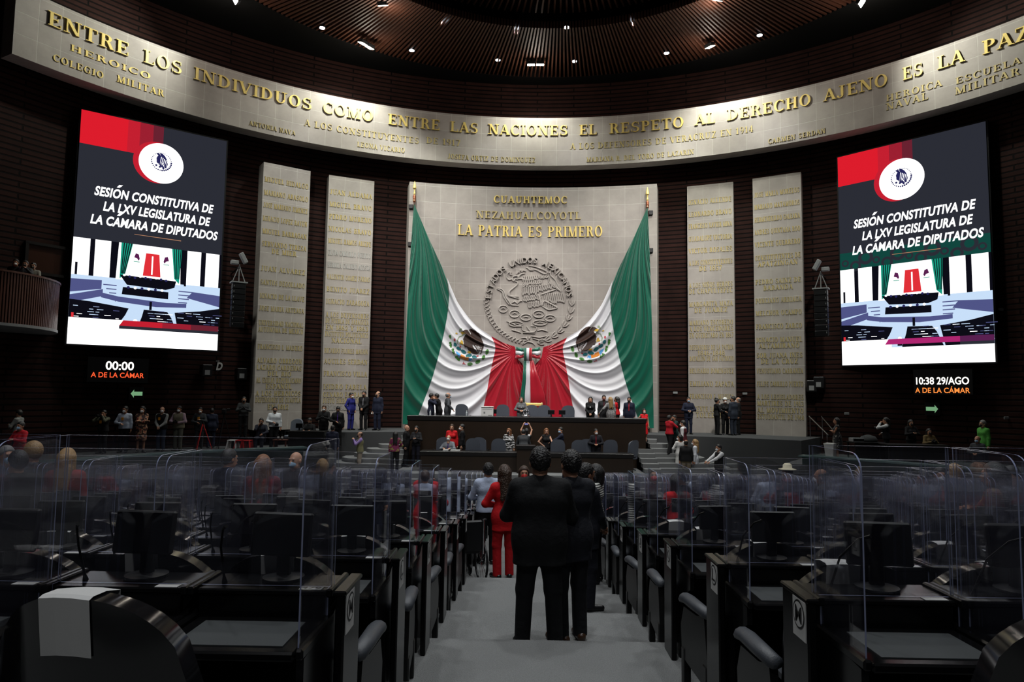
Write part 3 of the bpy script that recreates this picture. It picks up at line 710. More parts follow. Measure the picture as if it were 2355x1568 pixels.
flagpole(1490, 477, 0, 'flagpole with brass spearhead at the right edge of the stone panel', 1)
# ---- bow and ribbons
bow = thing('ribbon_bow', 'green, white and red ribbon bow joining the two flags, its tails hanging to the dais', 'bow', tuple(at_cyl(1214, 812, SLC, SLR-.55)))
BL_ = Vector(bow.location)
def rib(name, pxrows, m, R0, bulge=0.0):
    G = []
    for i, row in enumerate(pxrows):
        r = []
        for j in range(14):
            t = j/13; x = row[0][0]+(row[1][0]-row[0][0])*t; y = row[0][1]+(row[1][1]-row[0][1])*t
            X = at_cyl(x, y, SLC, R0-bulge*math.sin(PI*t)-.03*math.sin(9*t+i)); r.append(tuple(Vector(X)-BL_))
        G.append(r)
    b = MB(); G = np.array(G); b.grid(G); o = b.build(name, m, bow, smooth=True)
    sm = o.modifiers.new('thickness', 'SOLIDIFY'); sm.thickness = .012
    return o
rib('loop', [((1186, 797), (1206, 802)), ((1186, 806), (1206, 809))], M_FG, SLR-.42, .22); rib('loop', [((1186, 806), (1206, 809)), ((1186, 817), (1206, 815))], M_FW, SLR-.42, .24)
rib('loop', [((1186, 817), (1206, 815)), ((1186, 826), (1206, 822))], M_FR, SLR-.42, .22)
rib('loop', [((1222, 803), (1243, 797)), ((1222, 809), (1243, 806))], M_FG, SLR-.42, .22); rib('loop', [((1222, 809), (1243, 806)), ((1222, 815), (1243, 817))], M_FW, SLR-.42, .24)
rib('loop', [((1222, 815), (1243, 817)), ((1222, 822), (1243, 826))], M_FR, SLR-.42, .22)
for x0, x1, m in ((1205, 1211, M_FG), (1211, 1217, M_FW), (1217, 1223, M_FR)): rib('knot', [((x0, 800), (x1, 800)), ((x0, 815), (x1, 815)), ((x0, 830), (x1, 830))], m, SLR-.66)
rib('tail', [((1205, 828), (1212, 828)), ((1202, 870), (1210, 870)), ((1197, 905), (1207, 905)), ((1190, 966), (1206, 966))], M_FG, SLR-.55)
rib('tail', [((1211, 828), (1218, 828)), ((1210, 870), (1219, 870)), ((1207, 905), (1220, 905)), ((1206, 966), (1220, 966))], M_FW, SLR-.56)
rib('tail', [((1217, 828), (1226, 828)), ((1219, 870), (1240, 870)), ((1220, 905), (1252, 905)), ((1219, 966), (1262, 966))], M_FR, SLR-.52)

# ================================================================== sans lettering from Blender's built-in font
def bfont(text, shear=0.0, off=0.0, extrude=0.0, space=1.0):
    cu = bpy.data.curves.new('tmp', 'FONT'); cu.body = text; cu.shear = shear; cu.offset = off; cu.extrude = extrude; cu.space_character = space; cu.resolution_u = 4
    o = bpy.data.objects.new('tmp', cu); COL.objects.link(o); dg = bpy.context.evaluated_depsgraph_get(); me = bpy.data.meshes.new_from_object(o.evaluated_get(dg))
    V = np.array([v.co for v in me.vertices]); F = [tuple(p.vertices) for p in me.polygons]
    bpy.data.objects.remove(o); bpy.data.curves.remove(cu); bpy.data.meshes.remove(me)
    return V, F
def sans(mb, text, u0, u1, v0, v1, place, mi=0, shear=0.0, off=0.0, lift=0.0):
    """fit the text's own bounds into [u0,u1]x[v0,v1]; place(u,v,d)"""
    V, F = bfont(text, shear, off); lo, hi = V.min(0), V.max(0)
    if hi[1]-lo[1] < 1e-6: return
    W = [place(u0+(p[0]-lo[0])/(hi[0]-lo[0])*(u1-u0), v0+(p[1]-lo[1])/(hi[1]-lo[1])*(v1-v0), lift) for p in V]; mb.add(W, F, mi)

# ---- stone relief of the coat of arms on the panel
def relief():
    c0 = at_cyl(1216.5, 692, SLC, SLR); th0 = theta(c0, SLC); S = abs(at_cyl(1216.5, 592, SLC, SLR)[2]-at_cyl(1216.5, 792, SLC, SLR)[2])/200/6.532
    root = tag(bpy.data.objects.new('coat_of_arms', None), 'carved stone coat of arms with an eagle and a ring of letters above the bow', 'relief'); COL.objects.link(root); root.location = tuple(c0); L = Vector(c0)
    def W(x, y, d=0.0):   # crop pixels (1829x1568 view) to the wall
        return tuple(Vector(cylp(SLC, SLR-d, th0+(x-892)*S/SLR, c0[2]-(y-862)*S))-L)
    b = MB()
    def st(pts, r=7.5, sm=True):
        P = pline(pts, max(6, len(pts)*4)) if sm and len(pts) > 2 else np.array(pts, float)
        n = len(P); b.tube([W(p[0], p[1], .035) for p in P], [max(.016, r*S*1.75*(.55+.45*math.sin(PI*(i+.6)/(n+.2)))) for i in range(n)], 6)
    # head, beak, crest
    for q in [[(640, 520), (650, 500), (690, 490), (740, 490), (770, 460), (830, 450)], [(645, 510), (640, 550), (660, 575), (675, 540), (700, 530)], [(700, 545), (740, 530), (790, 530), (830, 550)],
              [(715, 500), (735, 495), (740, 510), (720, 512), (715, 500)], [(700, 470), (720, 430), (750, 440)], [(740, 440), (760, 390), (780, 430)], [(780, 430), (800, 400), (840, 420)],
              [(840, 360), (870, 370), (900, 400), (960, 400)], [(880, 330), (980, 345), (1090, 385), (1180, 430), (1130, 465), (1060, 430), (990, 390), (900, 380)],
              [(1180, 450), (1220, 420), (1200, 470), (1280, 540), (1330, 640), (1375, 715)], [(1375, 715), (1330, 690), (1290, 640)],
              [(560, 470), (580, 440), (620, 435), (600, 470), (640, 480)], [(560, 470), (555, 520), (590, 555), (650, 530)],
              [(680, 570), (720, 575), (720, 620), (660, 670), (590, 730), (600, 790), (680, 820), (740, 830)], [(640, 690), (580, 740), (580, 790), (640, 800), (735, 800)],
              [(420, 680), (490, 690), (530, 750), (540, 810), (600, 880), (620, 930), (740, 935)], [(410, 690), (460, 710), (500, 740), (510, 800), (560, 880), (600, 930)],
              [(640, 900), (680, 870), (720, 910)], [(730, 900), (760, 860), (790, 870)], [(1090, 940), (1180, 1000), (1330, 965), (1210, 900), (1110, 850), (1090, 940)],
              [(1050, 780), (1060, 860), (1080, 930)], [(1060, 770), (1200, 720), (1290, 690)]]: st(q)
    for i in range(7): st([(1130+i*28, 868+i*11), (1120+i*30, 950+i*4), (1180+i*16, 985)], 4)
    rng = random.Random(5)
    for (x0, y0, x1, y1, n, ln, sl) in [(800, 490, 1010, 470, 8, 75, -8), (810, 560, 1060, 545, 9, 70, -10), (810, 620, 1100, 600, 7, 40, -12), (790, 660, 980, 640, 7, 130, 4), (1000, 640, 1190, 590, 7, 90, 22),
                                        (1170, 490, 1320, 620, 7, 130, 45), (1040, 480, 1150, 460, 6, 55, 20), (800, 800, 1040, 760, 9, 80, 18), (880, 880, 1060, 860, 8, 90, 12), (1110, 740, 1370, 730, 10, 160, 40)]:
        for i in range(n):
            t = i/(n-1); x, y = x0+(x1-x0)*t, y0+(y1-y0)*t; l = ln*(.85+.3*rng.random()); st([(x, y), (x-6+sl*.5, y+l*.6), (x+6+sl, y+l), (x+24+sl*.6, y+l*.55), (x+20, y+4)], 5)
    # cactus, water band, wreath
    for cx, cy, rx, ry in [(510, 990, 70, 55), (680, 1060, 80, 55), (850, 1110, 85, 50), (1040, 1060, 90, 55), (1210, 1120, 85, 50), (700, 1210, 110, 40), (1060, 1190, 110, 40)]:
        st([(cx+rx*math.cos(a), cy+ry*math.sin(a)) for a in [PI*k/5 for k in range(11)]], 6)
        st([(cx-rx*.4, cy), (cx, cy-ry*.3), (cx+rx*.4, cy)], 5)
    for q in [[(560, 1170), (640, 1200), (720, 1240), (800, 1250)], [(800, 1235), (790, 1300), (880, 1330), (1000, 1320), (1010, 1240), (920, 1240)], [(860, 1240), (900, 1300), (930, 1325)], [(810, 1340), (990, 1345)],
              [(640, 1300), (720, 1320), (780, 1340)], [(1020, 1310), (1090, 1290), (1180, 1320)], [(780, 1420), (850, 1410), (880, 1450), (820, 1460)], [(950, 1420), (1060, 1450), (1180, 1440)], [(930, 1390), (1060, 1410), (1170, 1380)],
              [(800, 1520), (880, 1470), (960, 1490), (990, 1530)], [(860, 1400), (870, 1440)], [(910, 1400), (905, 1440)]]: st(q, 6)
    for k in range(17):   # oak branch on the left
        a = math.radians(186-k*4.9); R = 640; cx, cy = 892+R*math.cos(a), 862-R*math.sin(a)*-1; cx, cy = 892+R*math.cos(PI+math.radians(2+k*4.9)), 862+R*math.sin(math.radians(2+k*4.9))
        st([(cx-18, cy+10), (cx-34, cy-26), (cx-4, cy-34), (cx+26, cy-46)], 6); st([(cx+8, cy+14), (cx+40, cy-8), (cx+30, cy-34)], 6)
    for k in range(8):    # laurel branch on the right
        a = math.radians(4+k*10.2); R = 640; cx, cy = 892+R*math.cos(a), 862+R*math.sin(a); dx, dy = math.sin(a), -math.cos(a)
        for s_ in (-1, 0, 1):
            ex, ey = math.cos(a)*34*s_, math.sin(a)*34*s_; st([(cx-dx*30, cy-dy*30), (cx+ex+dx*10, cy+ey+dy*10), (cx+ex*1.3+dx*62, cy+ey*1.3+dy*62)], 6)
    b.build('eagle', M_STONE2, root, smooth=True)
    lb = MB(); word = 'ESTADOS UNIDOS MEXICANOS'; wts = {'I': .5, ' ': .75, 'M': 1.25}; tot = sum(wts.get(c, 1) for c in word); a0, a1 = math.radians(187-8), math.radians(-3+8); acc = 0; Rm = 612
    for ch in word:
        wd = wts.get(ch, 1); a = a0+(a1-a0)*(acc+wd/2)/tot; acc += wd
        if ch == ' ': continue
        V, F = bfont(ch, 0, .006, 0); lo, hi = V.min(0), V.max(0); hw = (hi[0]-lo[0])/2; sc = 88/(hi[1]-lo[1]); sx = min(1.0, 72/((hi[0]-lo[0])*sc))
        for d0, flip in ((.14, False), (.0, True)):
            pts = []
            for p in V:
                x = (p[0]-lo[0]-hw)*sc*sx; y = (p[1]-lo[1])*sc-44; X = 892+(Rm+y)*math.cos(a)+x*math.sin(a); Y = 862-((Rm+y)*math.sin(a)-x*math.cos(a)); pts.append(W(X, Y, d0))
            if d0 > 0: top = pts
            else: bot = pts
        n = len(V); edge = {}
        for f in F:
            for i in range(len(f)):
                e = (f[i], f[(i+1) % len(f)]); edge[e] = edge.get(e, 0)+1
        lb.add(top+bot, list(F)+[(e[1], e[0], e[0]+n, e[1]+n) for e in edge if (e[1], e[0]) not in edge])
    lb.build('lettering', M_STONE2, root)
relief()

# ================================================================== LED SCREENS
class Plane:
    def __init__(s, bl, br, y1, z=None):
        A = at_y(bl[0], bl[1], y1); B = at_z(br[0], br[1], A[2]); s.o = A; u = B-A; s.w = math.hypot(u[0], u[1]); s.u = np.array([u[0], u[1], 0])/s.w; s.n = np.array([s.u[1], -s.u[0], 0])
    def at(s, x, y):
        d = ray(x, y); t = ((s.o-CAM)@s.n)/(d@s.n); P = CAM+d*t; return float((P-s.o)@s.u), float(P[2]-s.o[2])
    def P(s, u, v, d=0.0, L=None):
        q = s.o+s.u*u+np.array([0, 0, v])+s.n*d; return tuple(q-np.array(L)) if L is not None else tuple(q)
E_W = emat('led_white', (1, 1, 1, 1), 1.5); E_BG = emat('led_slate', (.024, .026, .036, 1), 1.0); E_R = [emat('led_red_%d' % i, c, 1.0) for i, c in enumerate([(.72, .012, .025, 1), (.55, .014, .03, 1), (.33, .014, .03, 1), (.14, .016, .03, 1)])]
E_GR = emat('led_green', (.01, .33, .22, 1), 1.0); E_DG = emat('led_dark_green', (.006, .060, .048, 1), 1.0); E_BK = emat('led_black', (.004, .004, .008, 1), 1.0); E_FL = emat('led_floor', (.58, .74, .95, 1), 1.0)
E_BL = emat('led_shadow_blue', (.08, .09, .24, 1), 1.0); E_RD = emat('led_flag_red', (.75, .03, .04, 1), 1.0); E_GD = emat('led_gold', (.5, .24, .13, 1), 1.0); E_IN = emat('led_indigo', (.02, .02, .10, 1), 1.0); E_MG = emat('led_magenta', (.42, .02, .16, 1), 1.0); E_MG2 = emat('led_plum', (.10, .015, .08, 1), 1.0)
EM_ALL = [E_BG, E_W]+E_R+[E_GR, E_DG, E_BK, E_FL, E_BL, E_RD, E_GD, E_IN, E_MG, E_MG2]
BGi, Wi, R0i, GRi, DGi, BKi, FLi, BLi, RDi, GDi, INi, MGi, MG2i = 0, 1, 2, 6, 7, 8, 9, 10, 11, 12, 13, 14, 15
def led_screen(bl, br, tl, y1, label, right):
    pl = Plane(bl, br, y1); W = pl.w; H = pl.at(*tl)[1]; root = thing('video_screen', label, 'screen', pl.P(W/2, 0, -.02)); L = root.location
    cab = MB(); q = [pl.P(u, v, d, L) for d in (-.02, -.34) for u, v in ((-.06, -.06), (W+.06, -.06), (W+.06, H+.06), (-.06, H+.06))]
    cab.convex(q, [(0, 1, 2, 3), (4, 5, 6, 7), (0, 1, 5, 4), (1, 2, 6, 5), (2, 3, 7, 6), (3, 0, 4, 7)]); cab.build('cabinet', M_PLASTIC, root)
    b = MB(); lay = [0]
    def place(u, v, d): return pl.P(u, v, d, L)
    def poly(pts, mi, lv):     # pts in fractions, v downwards
        P = [place(u*W, H-v*H, .004*lv) for u, v in pts]; n = sum((pts[i][0]*pts[(i+1) % len(pts)][1]-pts[(i+1) % len(pts)][0]*pts[i][1]) for i in range(len(pts)))
        if n > 0: P = P[::-1]
        b.add(P, [tuple(range(len(P)))], mi)
    rect = lambda u0, v0, u1, v1, mi, lv: poly([(u0, v0), (u1, v0), (u1, v1), (u0, v1)], mi, lv)
    asp = W/H
    def disc(cu, cv, r, mi, lv, n=48): poly([(cu+r*math.cos(2*PI*k/n), cv+r*asp*math.sin(2*PI*k/n)) for k in range(n)], mi, lv)
    rect(0, 0, 1, 1, BGi, 0)
    for i, (a, c) in enumerate([(0, .30), (.30, .38), (.38, .47), (.47, .54)]): rect(a, 0, c, .145, R0i+i, 1)
    cu = .535 if not right else .46; cv = .168 if not right else .17
    disc(cu-.033, cv, .160, R0i+1, 2); rect(cu+.06, cv-.16*asp, cu+.16, cv-.12, BGi, 2) if 0 else None
    disc(cu, cv, .155, Wi, 3)
    # round seal in the middle of the white disc
    s = .068; n = 30
    for k in range(n):
        a = 2*PI*k/n
        if math.sin(a) < -.2: rect(cu+s*math.cos(a)-.003, cv-.02*0+s*asp*math.sin(a)-.002-.008, cu+s*math.cos(a)+.003, cv+s*asp*math.sin(a)+.002-.008, INi, 4)
        else: disc(cu+s*math.cos(a), cv+s*asp*math.sin(a)-.008, .007 if math.cos(a) > 0 else .005, INi, 4, 8)
    E = emblem_polys()[0][1]
    poly([(cu+(x-1000)/1000*.13, cv+(y-740)/1000*.13*asp*1.15-.012) for x, y in E], INi, 4)
    for q in range(5): poly([(cu-.005+q*.011, cv-.03+q*.004), (cu+.001+q*.011, cv-.03+q*.004), (cu-.012+q*.011, cv+.012)], Wi, 5)
    for q in range(3): disc(cu-.035+.025*q, cv+.012+.005*q, .008, INi, 4, 10)
    for tx, u0, u1, v in [('SESI\u00d3N CONSTITUTIVA DE', .11, .925, .338), ('LA LXV LEGISLATURA DE', .17, .905, .400), ('LA C\u00c1MARA DE DIPUTADOS', .095, .965, .462)]:
        V, F = bfont(tx.translate({211: 79, 193: 65}), .22, .032, 0, 1.05); V = V.copy(); lo, hi = V.min(0), V.max(0); cap = .73; ch = .040*H
        b.add([place((u0+(p[0]-lo[0])/(hi[0]-lo[0])*(u1-u0))*W, H-(v+.020)*H+p[1]/cap*ch, .012) for p in V], F, Wi)
    for full, pre, ch_, u0, u1, v in (('SESION CONSTITUTIVA DE', 'SESI', 'SESIO', .11, .925, .338), ('LA CAMARA DE DIPUTADOS', 'LA C', 'LA CA', .095, .965, .462)):
        xs = [bfont(q, .22, .032, 0, 1.05)[0][:, 0] for q in (full, pre, ch_)]; f_ = lambda x: u0+(x-xs[0].min())/(xs[0].max()-xs[0].min())*(u1-u0); uc = (f_(xs[1].max())+f_(xs[2].max()))/2+.008; uy = v-.0265
        poly([(uc-.012, uy), (uc+.004, uy-.013), (uc+.028, uy-.013), (uc+.006, uy)], Wi, 5)
    poly([(.38, .505), (.70, .507), (.70, .510), (.38, .507)], GDi, 4)
    if right:
        rect(0, .47, 1, .555, DGi, 1)
        rr = random.Random(3)
        for k in range(13): disc(.04+.076*k, .52+.02*math.sin(k*2.1), .028+.014*(k % 3), BGi, 2, 14); disc(.04+.076*k, .52+.02*math.sin(k*2.1), .015+.008*(k % 3), DGi, 3, 14)
    # inset picture of the chamber
    t0, t1 = .55, .925; ins = lambda s_, t: (s_, t0+(t1-t0)*t)
    ip = lambda pts, mi, lv: poly([ins(*p) for p in pts], mi, lv); ir = lambda a, c, d, e, mi, lv: ip([(a, c), (d, c), (d, e), (a, e)], mi, lv)
    ir(0, 0, 1, 1, BKi, 2); ir(0, .42, 1, 1, FLi, 3)
    for a, c in ((0, .105), (.135, .235), (.75, .85), (.885, .985)): ir(a, 0, c, .42, Wi, 4)
    ip([(.285, .0), (.70, .0), (.71, .43), (.275, .43)], Wi, 4); ip([(.30, 0), (.375, 0), (.335, .36), (.30, .42)], GRi, 5); ip([(.64, 0), (.71, 0), (.70, .42), (.665, .36)], GRi, 5)
    for k in range(4): ip([(.315+.016*k, 0), (.322+.016*k, 0), (.312+.007*k, .36), (.306+.007*k, .36)], BKi, 6); ip([(.652+.016*k, 0), (.658+.016*k, 0), (.676+.008*k, .36), (.671+.008*k, .36)], BKi, 6)
    ip([(.465, .09), (.555, .09), (.57, .36), (.45, .36)], RDi, 5); ip([(.505, .12), (.515, .12), (.515, .34), (.505, .34)], Wi, 6); [ip([(a_-.018*q, .155), (a_-.008*q, .105), (a_+.012*q, .115), (a_+.020*q, .17), (a_+.012*q, .19), (a_+.002*q, .165)], MG2i, 6) for a_, q in ((.405, 1), (.605, -1))]; [ir(a_-.02, .20, a_+.02, .208, GRi, 6) for a_ in (.405, .605)]
    ip([(0, .47), (.19, .46), (.19, .56), (0, .62)], BLi, 4); ip([(0, .65), (.2, .56), (.2, .64), (0, .74)], BLi, 4); ip([(.80, .50), (1, .52), (1, .66), (.76, .58)], BLi, 4)
    ip([(.30, .375), (.68, .39), (.67, .47), (.61, .505), (.35, .485)], BKi, 6); ip([(.325, .515), (.63, .53), (.63, .615), (.32, .60)], BKi, 7); ip([(.19, .60), (.30, .63), (.62, .66), (.76, .65), (.76, .70), (.55, .72), (.3, .69), (.19, .655)], BLi, 5)
    for k in range(5): ir(.20+.02*k, .50+.045*k, .285, .512+.045*k, BLi, 5); ir(.70, .50+.045*k, .80-.012*k, .512+.045*k, BLi, 5)
    rr = random.Random(11)
    for k in range(9): disc(.33+.035*k, .55+.375*(.375+.01*(k % 3)), .009, INi if k % 3 else Wi, 7, 10)
    for k in range(6): disc(.36+.045*k, .55+.375*.515, .010, Wi if k % 2 else INi, 8, 10)
    ip([(0, .70), (.12, .71), (.30, .745), (.37, .76), (.35, .84), (.29, 1), (0, 1)], BKi, 6); ip([(.47, .76), (.63, .77), (.66, .84), (.70, 1), (.43, 1), (.46, .84)], BKi, 6); ip([(.68, .77), (.86, .73), (1, .68), (1, 1), (.71, 1)], BKi, 6)
    for k in range(90): 
        x = rr.choice([rr.uniform(.01, .3), rr.uniform(.48, .64), rr.uniform(.70, .99)]); y = .765+.030*rr.randrange(0, 7); ir(x, y, x+rr.uniform(.02, .045), y+.007, rr.choice([FLi, BLi, BLi, FLi, Wi]), 7)
    ir(.505, .66, .522, .76, BKi, 8); ir(.40, .92, .435, .985, BKi, 8); disc(.417, .55+.375*.90, .014, Wi, 8, 10); ir(.015, .85, .03, .90, RDi, 8); ir(.02, .20+.08, .035, .42, BKi, 6); ir(.735, .30, .75, .44, BKi, 6)
    # lower band
    rect(0, .925, 1, 1, Wi, 8); rect(0, .888, .36, .93, Wi, 8)
    mg = (MGi, MGi, MG2i) if right else (R0i+1, R0i+2, R0i+3)
    poly([(.34, .888), (.60, .888), (.60, .912), (.315, .912)], mg[0], 9); rect(.60, .888, .80, .912, mg[1], 9); rect(.80, .888, 1, .912, mg[2], 9); rect(.315, .912, 1, .925, BGi, 9) if not right else rect(.80, .912, 1, .925, BGi, 9)
    b.build('display', EM_ALL, root)
    return pl
PLL = led_screen((153, 790), (499, 806), (191, 252), 24.5, 'tall video screen on the left of the drum wall with white session text', False)
PLR = led_screen((1938, 840), (2290, 832), (1928, 362), 29.2, 'tall video screen on the right of the drum wall with a green band', True)
def board(pl, px0, py0, px1, py1, lines, label):
    a = pl.at(px0, py0); c = pl.at(px1, py1); u0, u1 = a[0], c[0]; v0, v1 = min(a[1], c[1]), max(a[1], c[1]); root = thing('scoreboard', label, 'display', pl.P((u0+u1)/2, v0, -.1)); L = root.location
    q = [pl.P(u, v, d, L) for d in (0, -.25) for u, v in ((u0, v0), (u1, v0), (u1, v1), (u0, v1))]; b = MB()
    b.convex(q, [(0, 1, 2, 3), (4, 5, 6, 7), (0, 1, 5, 4), (1, 2, 6, 5), (2, 3, 7, 6), (3, 0, 4, 7)]); b.build('case', M_PLASTIC, root)
    for tx, x0, x1, yc, h, m, off in lines:
        p0 = pl.at(x0, yc); p1 = pl.at(x1, yc); hh = abs(pl.at(x0, yc-h/2)[1]-pl.at(x0, yc+h/2)[1]); vc = (p0[1]+p1[1])/2; t = MB()
        sans(t, tx, p0[0], p1[0], vc-hh/2, vc+hh/2, lambda u, v, d: pl.P(u, v, d, L), 0, 0, off, .012); t.build('digits', m, root)
E_DW = emat('digit_white', (1, .97, .90, 1), 1.6); E_DR = emat('digit_red', (1, .10, .03, 1), 1.3); E_DO = emat('digit_orange', (1, .26, .05, 1), 1.3)
board(PLL, 203, 820, 340, 880, [('00:00', 243, 308, 841, 20, E_DW, .02), ('A DE LA C\u00c1MAR', 209, 331, 861, 15, E_DR, .01)], 'dark display showing 00:00 over red letters below the left video screen')
board(PLR, 2100, 850, 2238, 908, [('10:38 29/AGO', 2107, 2229, 875.5, 17, E_DW, .02), ('A DE LA C\u00c1MAR', 2105, 2231, 896, 15, E_DO, .01)], 'dark display showing the time and date below the right video screen')
def arrow(x0, x1, y, label, sgn):
    A = at_cyl((x0+x1)/2, y, WC, WR-.06); t = theta(A, WC); root = thing('exit_arrow', label, 'sign', tuple(A), 0); L = Vector(A); k = WR*abs(theta(at_cyl(x1, y, WC, WR), WC)-theta(at_cyl(x0, y, WC, WR), WC))
    pl = lambda u, v, d: tuple(Vector(cylp(WC, WR-.06-d, t+u/WR, A[2]+v))-L)
    b = MB(); b.convex([pl(u, v, d) for d in (.02, -.03) for u, v in ((-k*.62, -.26), (k*.62, -.26), (k*.62, .26), (-k*.62, .26))], [(0, 1, 2, 3), (4, 5, 6, 7), (0, 1, 5, 4), (1, 2, 6, 5), (2, 3, 7, 6), (3, 0, 4, 7)]); b.build('plate', M_PLASTIC, root)
    b = MB(); pts = [(-.5, 0), (-.22, .16), (-.22, .075), (.5, .075), (.5, -.075), (-.22, -.075), (-.22, -.16)]
    b.add([pl(sgn*u*k, v, .03) for u, v in pts], [tuple(range(7)) if sgn < 0 else tuple(range(7))]); b.build('arrow', emat('arrow_green', (.20, .42, .22, 1), .8), root)
arrow(300, 327, 905, 'green arrow sign pointing left under the left display', 1)
arrow(2130, 2158, 940, 'green arrow sign pointing right under the right display', -1)
# ================================================================== SEATING
PITCH_S = .61; X0 = 1.0   # seat pitch and distance of the first desk end from the aisle axis
LET = 'MLKJIHGFEDCBA'
def desk_proto():
    t = thing('desk', 'x', 'desk'); w = .53
    b = MB(); b.box((0, .205, .40), (w+.07, .03, .80), 0, .006)
    for s_ in (-1, 1):
        b.prism([(-.02, 0), (.20, 0), (.20, .80), (-.0, .72), (-.36, .69), (-.36, .60), (-.06, .46)], lambda y, z: (s_*(w/2+.018)-.014, y, z), lambda y, z: (s_*(w/2+.018)+.014, y, z))
    b.box((0, .02, .765), (w, .025, .11)); b.build('body', M_BLACK, t)
    b = MB(); b.box((0, -.18, .70), (w, .40, .035), 0, .008)
    for s_ in (-1, 1): b.box((s_*(w/2+.02), -.18, .712), (.032, .42, .04), 0, .008)
    b.build('desktop', M_BLACK, t)
    b = MB(); b.box((0, .125, .82), (w+.02, .25, .025), 0, .006)
    for s_ in (-1, 1): b.box((s_*(w/2+.025), .11, .828), (.026, .28, .035), 0, .006)
    b.build('shelf', M_BLACK, t)
    MB().box((0, -.19, .7195), (w-.12, .27, .004)).build('desk_mat', M_MAT, t)
    MB().box((.20, .025, .8335), (.095, .04, .003)).build('number_plate', M_PAPER, t)
    m = MB(); m.tube([(-.20, .10, .83), (-.20, .09, .86), (-.19, .02, 1.0), (-.15, -.06, 1.09), (-.12, -.10, 1.11)], [.014, .006, .005, .005, .008], 6); m.build('microphone', M_PLASTIC, t)
    return t
def chair_proto(xl=-.288, xr=.288):
    t = thing('chair', 'x', 'chair'); N, Mz = 20, 26; W = .295
    def shell(off, inset=0.0, z0=.16, top=1.085):
        G = []
        for i in range(Mz+1):
            v = i/Mz; row = []
            for j in range(N+1):
                x = (2*j/N-1)*(W-inset); q = min(1, abs(x)/(W)); zt = .80+(top-inset-.80)*math.sqrt(max(0, 1-q**2.3)); z = z0+(zt-z0)*v
                y = -.27+.085*q*q-(z-.4)*.14+off; row.append((x, y, z))
            G.append(row)
        return G
    b = MB(); A = shell(0); B = shell(.075); b.grid(np.array(A)[:, ::-1]); b.grid(np.array(B))
    ra = [r[0] for r in A]+A[-1][1:]+[r[-1] for r in A[::-1]][1:]; rb = [r[0] for r in B]+B[-1][1:]+[r[-1] for r in B[::-1]][1:]
    b.grid(np.array([ra, rb])); o = b.build('backrest', M_SHELL, t, smooth=True)
    b = MB(); A = shell(.075, .04, .42, 1.05); B = shell(.115, .06, .44, 1.03); b.grid(np.array(B))
    ra = [r[0] for r in A]+A[-1][1:]+[r[-1] for r in A[::-1]][1:]; rb = [r[0] for r in B]+B[-1][1:]+[r[-1] for r in B[::-1]][1:]
    b.grid(np.array([ra, rb])); b.build('back_cushion', M_PAD, t, smooth=True)
    MB().box((0, .0, .42), (.44, .46, .10), 0, .035).build('seat', M_PAD, t, smooth=False)
    for s_, ax in ((-1, xl), (1, xr)):
        b = MB(); b.prism([(-.30, .16), (-.30, .30), (-.24, .60), (-.10, .56), (.17, .54), (.235, .40), (.22, .25), (.20, .19)], lambda y, z: (ax-.020, y, z), lambda y, z: (ax+.020, y, z))
        b.build('side_panel', M_FRAME, t)
        b = MB(); b.box((ax, .185, .13), (.052, .06, .26), 0, .006); b.build('leg', M_FRAME, t)
        b = MB(); b.box((ax, -.25, .15), (.052, .07, .30), 0, .006); b.build('leg', M_FRAME, t)
        a = MB(); n = 10; prof = [(.046*math.cos(q), .036*math.sin(q)) for q in [2*PI*k/n for k in range(n)]]; G = []
        for (y, z, sc) in [(-.27, .60, .2), (-.26, .615, .9), (-.05, .605, 1), (.12, .60, 1.02), (.20, .59, 1.0), (.24, .57, .8), (.25, .555, .3)]:
            G.append([(ax+p[0]*sc, y, z+p[1]*sc) for p in prof])
        a.grid(np.array(G), 0, True); a.add(G[0], [tuple(range(n))]); a.add(G[-1], [tuple(reversed(range(n)))]); a.build('armrest', M_PAD, t, smooth=True)
    return t
def monitor_proto():
    t = thing('monitor', 'x', 'monitor'); R = Matrix.Rotation(math.radians(-8), 3, 'X')
    MB().box((0, 0, .20), (.275, .028, .185), 0, .008, R).build('casing', M_PLASTIC, t)
    MB().box((0, -.0165, .2025), (.258, .003, .168), 0, 0, R).build('screen', M_SCREEN, t)
    b = MB(); b.box((0, .03, .065), (.06, .03, .13), 0, .006); b.lathe([(.09, 0), (.09, .012), (.03, .02)], (0, .03, 0), 18); b.build('stand', M_PLASTIC, t)
    return t
def acrylic_box(b, x0, x1, y0, y1, z0, z1):
    b.box(((x0+x1)/2, (y0+y1)/2, (z0+z1)/2), (x1-x0, y1-y0, z1-z0))
    n0 = len(b.f)-6
    for i in range(n0, n0+6):
        P = [np.array(b.v[k]) for k in b.f[i]]; A = np.linalg.norm(np.cross(P[1]-P[0], P[2]-P[0]))
        if A < .02: b.m[i] = 1
def side_panel_mesh(x):
    # divider: rounded at the top near corner, standing on the lower desktop and over the shelf edge
    pts = [(-.37, .722), (.0, .722), (.0, .84), (.05, .84), (.05, 1.46)]; R = .07
    pts += [(-.37+R+R*math.cos(a), 1.46-R+R*math.sin(a)) for a in [PI/2+PI/2*k/6 for k in range(7)]]
    b = MB(); n = len(pts); h = .003; vs = [(x-h, y, z) for y, z in pts]+[(x+h, y, z) for y, z in pts]
    b.add(vs, [tuple(reversed(range(n))), tuple(range(n, 2*n))], 0)
    b.add(vs, [(i, (i+1) % n, n+(i+1) % n, n+i) for i in range(n)], 1)
    return b
